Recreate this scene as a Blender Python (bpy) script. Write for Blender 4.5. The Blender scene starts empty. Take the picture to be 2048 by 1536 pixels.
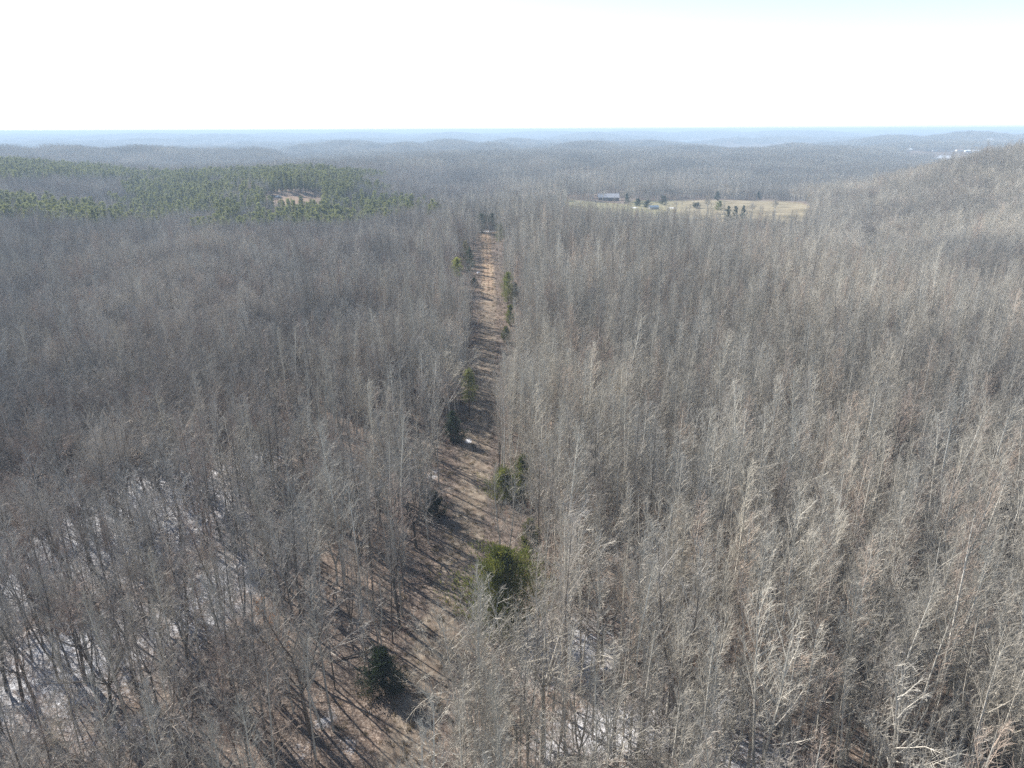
import bpy, math, random
import numpy as np
from mathutils import Vector, Matrix, Euler

C = bpy.context.scene
col = C.collection
R = math.radians

# ---------------------------------------------------------------- camera, sky, sun, exposure
CAM_Z, FPX, PITCH = 62.0, 1420.0, 19.68           # drone 62 m above the track
cam_d = bpy.data.cameras.new('camera')
cam_d.sensor_width = 36.0
cam_d.lens = 36.0 * FPX / 2048.0
cam_d.clip_start, cam_d.clip_end = 0.5, 60000.0
cam = bpy.data.objects.new('camera', cam_d)
cam.location = (0, 0, CAM_Z)
cam.rotation_euler = (R(90 - PITCH), R(0.18), 0)
col.objects.link(cam)
C.camera = cam

SUN_AZ, SUN_EL = -48.0, 37.0                       # degrees from +Y (view axis) towards +X, and above the horizon
world = bpy.data.worlds.new('World'); C.world = world; world.use_nodes = True
nt = world.node_tree
sky = nt.nodes.new('ShaderNodeTexSky'); sky.sky_type = 'NISHITA'; sky.sun_disc = False
sky.sun_elevation = R(SUN_EL); sky.sun_rotation = R(SUN_AZ)
sky.air_density = 1.0; sky.dust_density = 0.5; sky.ozone_density = 1.0; sky.altitude = 200
bg = nt.nodes['Background']; bg.inputs['Strength'].default_value = 0.075
# thin white veil of high cloud that thickens towards the horizon
tcw = nt.nodes.new('ShaderNodeTexCoord'); sxyz = nt.nodes.new('ShaderNodeSeparateXYZ'); nt.links.new(tcw.outputs['Generated'], sxyz.inputs[0])
inv = nt.nodes.new('ShaderNodeMath'); inv.operation = 'SUBTRACT'; inv.use_clamp = True; inv.inputs[0].default_value = 1.0; nt.links.new(sxyz.outputs['Z'], inv.inputs[1])
pw_ = nt.nodes.new('ShaderNodeMath'); pw_.operation = 'POWER'; nt.links.new(inv.outputs[0], pw_.inputs[0]); pw_.inputs[1].default_value = 7.0
veil = nt.nodes.new('ShaderNodeMix'); veil.data_type = 'RGBA'; veil.blend_type = 'ADD'
vc = nt.nodes.new('ShaderNodeMix'); vc.data_type = 'RGBA'; vc.inputs[6].default_value = (0, 0, 0, 1); vc.inputs[7].default_value = (3.6, 3.9, 4.4, 1); nt.links.new(pw_.outputs[0], vc.inputs[0])
veil.inputs[0].default_value = 1.0
nt.links.new(sky.outputs[0], veil.inputs[6]); nt.links.new(vc.outputs[2], veil.inputs[7])
nt.links.new(veil.outputs[2], bg.inputs['Color'])

sd = bpy.data.lights.new('sun', 'SUN'); sd.energy = 5.0; sd.angle = R(0.53); sd.color = (1.0, 0.95, 0.88)
sun = bpy.data.objects.new('sun', sd); col.objects.link(sun)
sv = Vector((math.sin(R(SUN_AZ)) * math.cos(R(SUN_EL)), math.cos(R(SUN_AZ)) * math.cos(R(SUN_EL)), math.sin(R(SUN_EL))))
sun.rotation_euler = (-sv).to_track_quat('-Z', 'Y').to_euler()
sun.location = sv * 300

C.view_settings.view_transform = 'Standard'; C.view_settings.look = 'None'
C.view_settings.exposure = 1.28; C.view_settings.gamma = 1.0
C.cycles.max_bounces = 5; C.cycles.diffuse_bounces = 2; C.cycles.glossy_bounces = 1
C.cycles.transmission_bounces = 1; C.cycles.volume_bounces = 0; C.cycles.use_adaptive_sampling = False; C.cycles.transparent_max_bounces = 8
C.cycles.use_denoising = False
C.cycles.caustics_reflective = False; C.cycles.caustics_refractive = False

# ---------------------------------------------------------------- helpers
SP, CP = math.sin(R(PITCH)), math.cos(R(PITCH))
def den(py): return SP + (py - 768) / FPX * CP
def at_depth(px, py, d):
    """world point that the photo shows at (px, py) when it lies d metres along the view axis"""
    v = (py - 768) / FPX
    return np.array([(px - 1024) / FPX * d, d * (CP - v * SP), CAM_Z - d * (SP + v * CP)])
def project(x, y, z):
    dz = CAM_Z - z
    d = y * CP + dz * SP
    return 1024 + FPX * x / d, 768 + FPX * (dz * CP - y * SP) / d, d

def tag(o, label=None, cat=None, group=None, kind=None):
    if label: o['label'] = label
    if cat: o['category'] = cat
    if group: o['group'] = group
    if kind: o['kind'] = kind
    return o

def empty(name, loc, rz=0.0, sc=(1, 1, 1), tilt=(0, 0)):
    o = bpy.data.objects.new(name, None); col.objects.link(o)
    o.location = loc; o.rotation_euler = (tilt[0], tilt[1], rz); o.scale = sc
    return o

def mesh_from(name, V, F, mats, mi=None, attrs=None, smooth=False):
    me = bpy.data.meshes.new(name)
    V = np.asarray(V, np.float32); n = len(V)
    me.vertices.add(n); me.vertices.foreach_set('co', V.ravel())
    F = np.asarray(F, np.int32)
    if len(F):
        k = F.shape[1]
        me.loops.add(F.size); me.loops.foreach_set('vertex_index', F.ravel())
        me.polygons.add(len(F)); me.polygons.foreach_set('loop_start', np.arange(len(F), dtype=np.int32) * k)
        if mi is not None: me.polygons.foreach_set('material_index', np.asarray(mi, np.int32))
        me.polygons.foreach_set('use_smooth', np.full(len(F), smooth))
    for m in mats: me.materials.append(m)
    for a, (typ, data) in (attrs or {}).items():
        at = me.attributes.new(a, typ, 'POINT')
        at.data.foreach_set('vector' if typ == 'FLOAT_VECTOR' else 'value', np.asarray(data).ravel())
    me.update(calc_edges=True)
    return me

def link(name, me, parent=None, loc=None):
    o = bpy.data.objects.new(name, me); col.objects.link(o)
    if parent: o.parent = parent
    if loc is not None: o.location = loc
    return o

def tubes(S, n=3):
    """S: rows p0(3) p1(3) r0 r1 -> tapered prisms (quads)"""
    S = np.asarray(S, float).reshape(-1, 8)
    P0, P1, r0, r1 = S[:, :3], S[:, 3:6], S[:, 6], S[:, 7]
    d = P1 - P0; d /= np.linalg.norm(d, axis=1, keepdims=True) + 1e-9
    ref = np.where(np.abs(d[:, 2:3]) > 0.9, np.array([[1., 0, 0]]), np.array([[0, 0, 1.]]))
    u = np.cross(d, ref); u /= np.linalg.norm(u, axis=1, keepdims=True) + 1e-9
    w = np.cross(d, u)
    a = np.arange(n) * 2 * np.pi / n
    ring = np.cos(a)[None, :, None] * u[:, None, :] + np.sin(a)[None, :, None] * w[:, None, :]
    A = P0[:, None, :] + ring * r0[:, None, None]
    B = P1[:, None, :] + ring * r1[:, None, None]
    V = np.concatenate([A, B], 1).reshape(-1, 3)
    i = np.arange(n); j = (i + 1) % n
    f = np.stack([i, j, j + n, i + n], 1)
    F = (np.arange(len(S))[:, None, None] * 2 * n + f[None]).reshape(-1, 4)
    return V, F

def blades(S, rs_=np.random.RandomState(5)):
    """needle sprays and leaves: one narrow quad each, turned at random about its length"""
    S = np.asarray(S, float).reshape(-1, 8)
    d = S[:, 3:6] - S[:, :3]; d /= np.linalg.norm(d, axis=1, keepdims=True) + 1e-9
    u = np.cross(d, rs_.normal(0, 1, d.shape)); u /= np.linalg.norm(u, axis=1, keepdims=True) + 1e-9
    a = S[:, 6:7] * 1.5; b = S[:, 7:8] * 1.5
    V = np.stack([S[:, :3] - u * a * .5, S[:, :3] + u * a * .5, S[:, 3:6] + u * b, S[:, 3:6] - u * b], 1)
    m = (S[:, :3] + S[:, 3:6]) / 2; V[:, 0] -= u * a * .5; V[:, 1] += u * a * .5
    return V.reshape(-1, 3), np.arange(len(S) * 4).reshape(-1, 4)

# ---------------------------------------------------------------- materials
def nodes(name, rough=0.9, spec=0.15):
    m = bpy.data.materials.new(name); m.use_nodes = True
    t = m.node_tree; b = t.nodes['Principled BSDF']
    b.inputs['Roughness'].default_value = rough
    b.inputs['Specular IOR Level'].default_value = spec
    return m, t, b
def N(t, kind, **kw):
    n = t.nodes.new(kind)
    for k, v in kw.items(): setattr(n, k, v)
    return n
def noise(t, scale, detail=3, rough=0.55, vec=None):
    n = N(t, 'ShaderNodeTexNoise'); n.inputs['Scale'].default_value = scale
    n.inputs['Detail'].default_value = detail; n.inputs['Roughness'].default_value = rough
    if vec is not None: t.links.new(vec, n.inputs['Vector'])
    return n.outputs['Fac']
def ramp(t, fac, stops):
    r = N(t, 'ShaderNodeValToRGB'); t.links.new(fac, r.inputs[0])
    e = r.color_ramp.elements
    while len(e) < len(stops): e.new(0.5)
    for q, (p, c) in zip(e, stops):
        q.position = p; q.color = (*c, 1) if len(c) == 3 else c
    return r.outputs[0]
def mix(t, fac, a, b, mode='MIX'):
    n = N(t, 'ShaderNodeMix', data_type='RGBA', blend_type=mode)
    for s, v in ((n.inputs[0], fac), (n.inputs[6], a), (n.inputs[7], b)):
        if hasattr(v, 'links'): t.links.new(v, s)
        elif isinstance(v, (int, float)): s.default_value = v
        else: s.default_value = (*v, 1)
    return n.outputs[2]
def maths(t, op, a, b=0.0, clamp=False):
    n = N(t, 'ShaderNodeMath', operation=op, use_clamp=clamp)
    for s, v in ((n.inputs[0], a), (n.inputs[1], b)):
        if hasattr(v, 'links'): t.links.new(v, s)
        else: s.default_value = v
    return n.outputs[0]
def attr(t, name): return N(t, 'ShaderNodeAttribute', attribute_name=name).outputs['Fac']
def geo_pos(t): return N(t, 'ShaderNodeNewGeometry').outputs['Position']

def bark(name, c_lo, c_hi, warm, sc=(3, 3, .7), rough=.85, redness=0.0):
    """bark: streaked along the trunk, each tree a little lighter, darker or browner than the next"""
    m, t, b = nodes(name, rough, .1)
    tc = N(t, 'ShaderNodeTexCoord').outputs['Object']
    mp = N(t, 'ShaderNodeMapping'); mp.inputs['Scale'].default_value = sc; t.links.new(tc, mp.inputs['Vector'])
    c = ramp(t, noise(t, 2.0, 4, .6, mp.outputs[0]), [(.3, c_lo), (.7, c_hi)])
    oi = N(t, 'ShaderNodeObjectInfo')
    rnd = maths(t, 'ADD', oi.outputs['Random'], attr(t, 'tint'))
    rnd = maths(t, 'FRACT', rnd)
    hue = maths(t, 'FRACT', maths(t, 'MULTIPLY', rnd, 7.31))
    big = noise(t, .018, 2, .5, oi.outputs['Location'])
    w = maths(t, 'MULTIPLY', maths(t, 'ADD', hue, maths(t, 'MULTIPLY', maths(t, 'SUBTRACT', big, .5), 2.0)), .75, True)
    c = mix(t, w, c, warm)
    red = maths(t, 'GREATER_THAN', maths(t, 'FRACT', maths(t, 'MULTIPLY', rnd, 13.77)), .90)
    c = mix(t, maths(t, 'MULTIPLY', red, redness), c, (warm[0] * .95, warm[1] * .72, warm[2] * .66))
    val = maths(t, 'MULTIPLY_ADD', rnd, .44); val.node.inputs[2].default_value = .79
    c = mix(t, 1.0, c, val, 'MULTIPLY')
    st = noise(t, .011, 3, .6, oi.outputs['Location'])
    c = mix(t, 1.0, c, ramp(t, st, [(.35, (.72, .72, .73)), (.65, (1.18, 1.17, 1.15))]), 'MULTIPLY')
    t.links.new(c, b.inputs['Base Color'])
    return m

M = {}
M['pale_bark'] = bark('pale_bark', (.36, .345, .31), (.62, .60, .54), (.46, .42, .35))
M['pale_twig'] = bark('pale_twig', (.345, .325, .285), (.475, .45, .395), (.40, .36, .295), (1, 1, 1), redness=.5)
M['dark_bark'] = bark('dark_bark', (.10, .09, .08), (.22, .20, .175), (.17, .13, .10))  # dark oak bark; on left-hand trunks it also paints in backlit shade
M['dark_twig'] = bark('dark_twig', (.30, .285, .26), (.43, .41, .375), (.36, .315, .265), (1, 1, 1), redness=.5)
M['brown_twig'] = bark('brown_twig', (.17, .125, .10), (.29, .225, .185), (.24, .14, .10), (1, 1, 1))
M['pine_bark'] = bark('pine_bark', (.08, .055, .04), (.17, .12, .09), (.13, .09, .07))

def needle(name, a, b_, c):
    m, t, b = nodes(name, .6, .25)
    oi = N(t, 'ShaderNodeObjectInfo')
    tc = N(t, 'ShaderNodeTexCoord').outputs['Object']
    base = ramp(t, noise(t, .9, 3, .6, tc), [(.3, a), (.55, b_), (.75, c)])
    val = maths(t, 'MULTIPLY_ADD', maths(t, 'FRACT', maths(t, 'ADD', oi.outputs['Random'], attr(t, 'tint'))), .6)
    val.node.inputs[2].default_value = .7
    cc = mix(t, 1.0, base, val, 'MULTIPLY')
    t.links.new(cc, b.inputs['Base Color'])
    tr = N(t, 'ShaderNodeBsdfTranslucent'); t.links.new(cc, tr.inputs['Color'])
    ms = N(t, 'ShaderNodeMixShader'); ms.inputs[0].default_value = .42
    t.links.new(b.outputs[0], ms.inputs[1]); t.links.new(tr.outputs[0], ms.inputs[2])
    t.links.new(ms.outputs[0], t.nodes['Material Output'].inputs['Surface'])
    return m
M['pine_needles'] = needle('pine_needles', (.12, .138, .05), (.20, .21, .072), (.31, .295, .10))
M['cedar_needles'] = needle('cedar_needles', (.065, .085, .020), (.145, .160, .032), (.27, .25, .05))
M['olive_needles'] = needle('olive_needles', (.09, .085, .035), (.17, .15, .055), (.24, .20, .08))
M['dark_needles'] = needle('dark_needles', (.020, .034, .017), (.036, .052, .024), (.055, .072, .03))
M['yellow_needles'] = needle('yellow_needles', (.15, .17, .035), (.26, .27, .055), (.34, .34, .08))
M['dry_grass'] = needle('dry_grass', (.14, .108, .068), (.22, .175, .11), (.30, .25, .16))
M['dry_leaves'] = needle('dry_leaves', (.26, .12, .05), (.38, .20, .09), (.46, .28, .14))

def litter_colour(t, pos):
    """dead leaves on the forest floor: leaf-sized flecks, darker damp hollows"""
    vo = N(t, 'ShaderNodeTexVoronoi'); vo.inputs['Scale'].default_value = 7.0; t.links.new(pos, vo.inputs['Vector'])
    sep = N(t, 'ShaderNodeSeparateColor'); t.links.new(vo.outputs['Color'], sep.inputs[0])
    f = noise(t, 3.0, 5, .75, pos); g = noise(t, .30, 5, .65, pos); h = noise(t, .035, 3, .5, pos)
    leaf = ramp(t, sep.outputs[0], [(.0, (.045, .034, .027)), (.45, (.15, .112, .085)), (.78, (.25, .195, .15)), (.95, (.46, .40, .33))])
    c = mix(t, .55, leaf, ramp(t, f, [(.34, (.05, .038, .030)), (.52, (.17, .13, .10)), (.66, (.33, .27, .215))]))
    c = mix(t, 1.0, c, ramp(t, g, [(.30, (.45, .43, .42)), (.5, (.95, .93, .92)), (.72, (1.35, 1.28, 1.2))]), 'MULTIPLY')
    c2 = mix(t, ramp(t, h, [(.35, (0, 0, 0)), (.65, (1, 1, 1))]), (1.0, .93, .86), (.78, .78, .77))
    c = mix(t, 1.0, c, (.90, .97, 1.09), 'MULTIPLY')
    return mix(t, 1.0, c, c2, 'MULTIPLY')

def ground_material():
    m, t, b = nodes('forest_floor', .95, .05)
    pos = geo_pos(t)
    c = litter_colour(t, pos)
    straw = ramp(t, noise(t, .06, 5, .6, pos), [(.3, (.13, .11, .07)), (.5, (.205, .173, .115)), (.62, (.255, .22, .15)), (.8, (.16, .145, .09))])
    grs = ramp(t, noise(t, .09, 4, .6, pos), [(.3, (.11, .12, .06)), (.6, (.22, .20, .115))])
    dirt = ramp(t, noise(t, .5, 5, .65, pos), [(.3, (.15, .10, .07)), (.55, (.22, .16, .115)), (.75, (.27, .22, .165))])
    c = mix(t, attr(t, 'field'), c, straw)
    c = mix(t, attr(t, 'grass'), c, grs)
    c = mix(t, attr(t, 'dirt'), c, dirt)
    sn = maths(t, 'ADD', maths(t, 'MULTIPLY', noise(t, .5, 5, .75, pos), .75), maths(t, 'MULTIPLY', noise(t, 4.5, 5, .85, pos), 1.25))
    sn = maths(t, 'SUBTRACT', sn, .88)
    k = maths(t, 'MULTIPLY', maths(t, 'ADD', sn, maths(t, 'MULTIPLY_ADD', attr(t, 'snow'), .56)), 3.0, True)
    k.node.inputs[0].links[0].from_node.inputs[1].links[0].from_node.inputs[2].default_value = -.42
    c = mix(t, maths(t, 'MULTIPLY', k, .85), c, (.66, .68, .72))
    t.links.new(c, b.inputs['Base Color'])
    bp = N(t, 'ShaderNodeBump'); bp.inputs['Strength'].default_value = .8; bp.inputs['Distance'].default_value = .15
    t.links.new(noise(t, 4.0, 4, .7, pos), bp.inputs['Height']); t.links.new(bp.outputs[0], b.inputs['Normal'])
    return m

def track_material():
    m, t, b = nodes('track_floor', .95, .05)
    pos = geo_pos(t)
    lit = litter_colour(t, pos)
    straw = ramp(t, noise(t, .7, 5, .7, pos), [(.3, (.08, .065, .052)), (.5, (.16, .133, .106)), (.7, (.285, .245, .195))])
    dirt = ramp(t, noise(t, .35, 5, .65, pos), [(.3, (.17, .10, .064)), (.5, (.25, .178, .12)), (.68, (.33, .27, .195))])
    u = maths(t, 'ABSOLUTE', attr(t, 'across'))
    wob = maths(t, 'MULTIPLY', maths(t, 'SUBTRACT', noise(t, .25, 4, .7, pos), .5), 4.2)
    inside = maths(t, 'MULTIPLY', maths(t, 'SUBTRACT', 3.3, maths(t, 'ADD', u, wob)), .8, True)
    c = mix(t, inside, lit, straw)
    rut = maths(t, 'SUBTRACT', 1.0, maths(t, 'MULTIPLY', maths(t, 'ABSOLUTE', maths(t, 'SUBTRACT', u, .95)), 2.6), True)
    c = mix(t, maths(t, 'MULTIPLY', rut, maths(t, 'MULTIPLY', noise(t, .3, 3, .6, pos), .9)), c, (.11, .08, .057))
    c = mix(t, maths(t, 'MULTIPLY', attr(t, 'bare'), inside), c, dirt)
    k = maths(t, 'MULTIPLY', maths(t, 'ADD', attr(t, 'snow'), maths(t, 'SUBTRACT', noise(t, 2.2, 5, .8, pos), 1.0)), 5.0, True)
    c = mix(t, maths(t, 'MULTIPLY', k, .8), c, (.62, .64, .68))
    t.links.new(c, b.inputs['Base Color'])
    bp = N(t, 'ShaderNodeBump'); bp.inputs['Strength'].default_value = .6; bp.inputs['Distance'].default_value = .1
    t.links.new(noise(t, 4.0, 4, .7, pos), bp.inputs['Height']); t.links.new(bp.outputs[0], b.inputs['Normal'])
    return m
M['ground'] = ground_material(); M['track'] = track_material()

def plain(name, c, rough=.7, spec=.3, var=.25, sc=1.5):
    m, t, b = nodes(name, rough, spec)
    tc = N(t, 'ShaderNodeTexCoord').outputs['Object']
    t.links.new(mix(t, noise(t, sc, 4, .6, tc), [x * (1 - var) for x in c], [min(1, x * (1 + var)) for x in c]), b.inputs['Base Color'])
    return m
M['tin_roof'] = plain('tin_roof', (.36, .365, .38), .5, .4)
M['blue_roof'] = plain('blue_roof', (.22, .28, .33), .5, .4)
M['old_boards'] = plain('old_boards', (.13, .11, .10))
M['white_wall'] = plain('white_wall', (.74, .73, .70), .7, .3, .08)
M['grey_wall'] = plain('grey_wall', (.42, .40, .38), .7, .3, .1)
M['dark_roof'] = plain('dark_roof', (.16, .15, .15))
M['white_roof'] = plain('white_roof', (.78, .79, .80), .6, .3, .06)
M['brown_roof'] = plain('brown_roof', (.30, .20, .15))
M['dark_paint'] = plain('dark_paint', (.035, .045, .06), .25, .6, .1)
M['white_paint'] = plain('white_paint', (.70, .71, .72), .3, .5, .05)
M['tyre'] = plain('tyre', (.02, .02, .02))
M['car_glass'] = plain('car_glass', (.03, .04, .05), .08, .8, .1)
M['fence_rail'] = plain('fence_rail', (.22, .20, .18))
M['log_bark'] = bark('log_bark', (.07, .06, .055), (.17, .15, .13), (.12, .09, .07))
M['pale_log'] = bark('pale_log', (.38, .35, .31), (.55, .51, .46), (.42, .36, .30))
wm, wt, wb = nodes('lake_water', .12, .5); wb.inputs['Base Color'].default_value = (.10, .14, .17, 1); M['water'] = wm
wm, wt, wb = nodes('pond_ice', .55, .4)
wt.links.new(ramp(wt, noise(wt, .02, 4, .6, geo_pos(wt)), [(.35, (.26, .265, .28)), (.7, (.40, .405, .42))]), wb.inputs['Base Color']); M['ice'] = wm

# ---------------------------------------------------------------- terrain
CAN = 20.0   # canopy height above ground
# (px, py, depth, metres from the ground up to the thing seen there)
ctrl_px = [
    # far edge of the near ridge
    (-150, 462, 330, CAN), (150, 456, 335, CAN), (400, 440, 350, CAN), (600, 437, 385, CAN), (830, 410, 440, CAN), (1000, 398, 470, CAN),
    (1200, 415, 430, CAN), (1350, 432, 395, CAN), (1500, 462, 345, CAN), (1650, 470, 350, CAN),
    # pine hill in front left, valley, pine hills
    (-100, 388, 500, 15), (100, 398, 500, 15), (260, 436, 450, 15), (200, 385, 600, CAN), (330, 400, 560, CAN),
    (-100, 312, 850, 15), (60, 318, 850, 15), (240, 348, 780, 15),
    (560, 434, 480, 15), (450, 425, 500, 15), (590, 398, 600, 0), (700, 405, 560, 15), (830, 408, 560, 13), (420, 345, 780, 15), (560, 334, 830, 15), (680, 336, 830, 15), (740, 352, 760, 15),
    # valley and rising woods behind
    (900, 388, 640, CAN), (1000, 372, 760, CAN), (850, 350, 900, CAN), (900, 330, 1050, CAN), (1100, 350, 950, CAN),
    (350, 326, 1100, CAN), (600, 318, 1200, CAN), (900, 303, 1500, CAN), (1200, 305, 1500, CAN), (1200, 330, 1100, CAN),
    (1250, 300, 1700, CAN), (1000, 300, 1600, CAN),
    # field and barn
    (1450, 430, 650, 0), (1450, 401, 830, 0), (1600, 404, 800, 0), (1600, 432, 640, 0), (1300, 415, 720, 0), (1225, 401, 800, 0), (1150, 395, 800, 0), (1300, 403, 810, 0),
    (1450, 362, 950, CAN), (1650, 372, 900, CAN), (1450, 335, 1150, CAN), (1450, 305, 1600, CAN), (1700, 297, 1700, CAN), (1800, 318, 1500, CAN), (1680, 330, 1200, CAN),
    # right-hand hill
    (2048, 288, 590, CAN), (2200, 270, 580, CAN), (1980, 297, 610, CAN), (1900, 316, 620, CAN), (1800, 358, 600, CAN), (1720, 420, 500, CAN), (2048, 360, 480, CAN), (1900, 388, 480, CAN),
    (2048, 440, 390, CAN), (1880, 460, 390, CAN), (2048, 520, 300, CAN), (2250, 400, 400, CAN),
    (2048, 340, 900, CAN), (1950, 330, 1100, CAN), (2200, 330, 900, CAN),
    # pond, houses, ridge, lake
    (1900, 317, 2000, 0), (1850, 303, 2400, 0), (1950, 306, 2350, 0), (1800, 302, 2400, 0), (1850, 288, 2750, CAN), (2080, 285, 2800, CAN),
]
P = []
for px, py, d, hh in ctrl_px:
    w = at_depth(px, py, d); P.append((w[0], w[1], w[2] - hh))
P += [(-3, 40, 0), (-7, 100, 0), (-11, 170, 0), (-10, 260, 0), (-14, 360, 1), (-15, 430, 1), (-60, 20, -1), (60, 20, -1), (0, -60, 0), (-150, -40, -3), (150, -40, -3),
      (-60, 120, -1), (-130, 150, -4), (-140, 260, -3), (-60, 220, 0), (60, 110, -.5), (110, 150, -2), (60, 220, 0), (140, 240, -3), (100, 330, 0), (-100, 330, 0), (-230, 250, -5), (220, 250, -6)]
for a in np.linspace(-60, 60, 13):
    for r, z in ((3400, -30), (4800, -34), (6500, -26), (9000, -18), (13000, -12), (22000, -4)):
        P.append((r * math.sin(R(a)), r * math.cos(R(a)), z))
for a in (-60, -50, 47, 60):
    for r in (120, 300, 600, 1200, 2400):
        P.append((r * math.sin(R(a)), r * math.cos(R(a)), -4 if r < 1000 else 6))
for px, d, zz in [(-150, 2300, -26), (100, 2400, -26), (350, 2400, -26), (560, 2100, -24), (700, 2100, -14), (900, 2100, -12), (1050, 2500, -20), (1250, 2500, -14), (1450, 2500, -16), (1650, 2700, -22), (1900, 4200, -30), (100, 1300, -16), (350, 1350, -14), (590, 1500, -16)]:
    w = at_depth(px, 290, d); P.append((w[0], w[1], zz))
P = np.array(P, float)
# swells of the far country: (px, py of the canopy on top, depth, half width in px, spread in log distance)
SWELL = [(-60, 277, 1480, 190, .17), (120, 280, 1560, 150, .16), (290, 282, 1660, 170, .15), (420, 287, 1760, 110, .14), (505, 288, 1800, 70, .13),
         (700, 277, 3000, 85, .20), (620, 284, 2850, 45, .16), (900, 279, 2750, 75, .20), (810, 283, 2600, 60, .18), (1030, 276, 3700, 62, .22), (985, 283, 2500, 50, .16),
         (1180, 285, 2300, 95, .2), (1390, 289, 2050, 110, .18), (1290, 283, 3300, 70, .2), (1590, 283, 2300, 85, .18), (1690, 292, 2000, 60, .15), (1950, 268, 3300, 100, .2), (1800, 274, 3150, 80, .18), (2100, 271, 3200, 90, .2),
         (300, 264, 7500, 130, .16), (560, 263.5, 8800, 70, .15), (720, 262.5, 8200, 90, .15), (900, 263.5, 7000, 80, .14), (1100, 261, 9000, 100, .15), (1270, 260.5, 8000, 80, .14), (1420, 261.5, 8600, 90, .14), (1600, 260.5, 7600, 110, .14), (1850, 260.5, 9500, 130, .15), (2040, 262, 8600, 90, .15), (60, 264.5, 8800, 120, .15), (430, 265, 6400, 80, .14), (1180, 265, 6300, 80, .13)]
AP = 80.0
def uv(x, y):
    yy = y + AP
    return np.stack([np.arctan2(x, yy) * 2.2, np.log(np.maximum(np.hypot(x, yy), 5.0))], -1)
U = uv(P[:, 0], P[:, 1])
def tps(r2): return np.where(r2 > 1e-12, 0.5 * r2 * np.log(np.maximum(r2, 1e-12)), 0.0)
K = tps(((U[:, None] - U[None]) ** 2).sum(-1)) + np.eye(len(P)) * 0.0005
Q = np.c_[np.ones(len(P)), U]
W = np.linalg.solve(np.block([[K, Q], [Q.T, np.zeros((3, 3))]]), np.r_[P[:, 2], 0, 0, 0])
rs = np.random.RandomState(7)
OCT = []
for wl in (90, 45, 22):
    for _ in range(7):
        a = rs.rand() * 6.283; k = 6.283 / (wl * (.7 + .6 * rs.rand())); OCT.append((k * math.cos(a), k * math.sin(a), rs.rand() * 6.283, wl))
FAR = []
for wl in (2600, 1300, 650, 380):
    for _ in range(8):
        a = rs.rand() * 6.283; k = 6.283 / (wl * (.7 + .6 * rs.rand())); FAR.append((k * math.cos(a), k * math.sin(a), rs.rand() * 6.283, wl))
def smooth(a, b, x):
    t = np.clip((x - a) / (b - a), 0, 1); return t * t * (3 - 2 * t)
SWC = []
for sx, sy, sd_, sw, sl in SWELL:
    w_ = at_depth(sx, sy, sd_)
    SWC.append(((math.atan2(w_[0], w_[1] + AP), math.log(math.hypot(w_[0], w_[1] + AP)), w_[2] - 19.0), (sx, sy, sw / FPX * .98, sl) if False else (sx, sy, sd_, sw / FPX, sl)))
LAKE_Z = -27.0
LAKES = [(1702, 277.5, 75, 2.2), (1440, 283.0, 85, 1.8), (2050, 268.5, 70, 2.6), (560, 272.5, 60, 1.0)]
def height(x, y):
    x = np.atleast_1d(np.asarray(x, float)); y = np.atleast_1d(np.asarray(y, float))
    out = np.empty(len(x))
    r = np.hypot(x, y)
    for s in range(0, len(x), 20000):
        e = slice(s, s + 20000)
        q = uv(x[e], y[e])
        k = tps(((q[:, None] - U[None]) ** 2).sum(-1))
        out[e] = k @ W[:len(P)] + W[len(P)] + q @ W[len(P) + 1:]
    near = np.zeros(len(x))
    for kx, ky, ph, wl in OCT: near += np.sin(kx * x + ky * y + ph) * wl * .0032
    far = np.zeros(len(x))
    for kx, ky, ph, wl in FAR: far += np.abs(np.sin(kx * x + ky * y + ph)) * wl ** .8 * .020 - wl ** .8 * .0125
    q0 = np.arctan2(x, y + AP); q1 = np.log(np.maximum(np.hypot(x, y + AP), 5.0))
    out += near * (.35 + .65 * smooth(60, 300, r)) + far * smooth(1300, 4500, r)
    for cx, cy, hw, hh in LAKES:
        qx, qy, qd = project(x, y, np.full(len(x), LAKE_Z))
        m = ((qx - cx) / hw) ** 2 + ((qy - cy) / hh) ** 2
        out = np.where((qd > 2500) & (m < 1.6), np.minimum(out, LAKE_Z - 4 + 10 * smooth(1.0, 1.6, m)), out)
    for q_, (sx, sy, sd_, sw, sl) in SWC:
        e_ = ((q0 - q_[0]) / sw) ** 2 + ((q1 - q_[1]) / sl) ** 2
        m = e_ < 9
        out[m] = np.maximum(out[m], -32 + (q_[2] + 32) * np.exp(-e_[m]) + far[m] * .35)
    cap = 42 - 12 * smooth(3000, 9000, r)              # nothing wooded stands above the photo's horizon
    return np.minimum(out, cap)
def H1(x, y): return float(height(x, y)[0])

def ground_hit(px, py):
    """ground point under a pixel (march along the ray)"""
    ds = np.concatenate([np.arange(40, 1500, 2.0), np.arange(1500, 9000, 15.0)])
    v = (py - 768) / FPX
    X = (px - 1024) / FPX * ds; Y = ds * (CP - v * SP); Z = CAM_Z - ds * (SP + v * CP)
    below = np.nonzero(Z < height(X, Y))[0]
    i = below[0] if len(below) else len(ds) - 1
    return np.array([X[i], Y[i], H1(X[i], Y[i])]), ds[i]

def flat_hit(px, py, z=0.0):
    d = (CAM_Z - z) / den(py); return at_depth(px, py, d)

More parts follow.
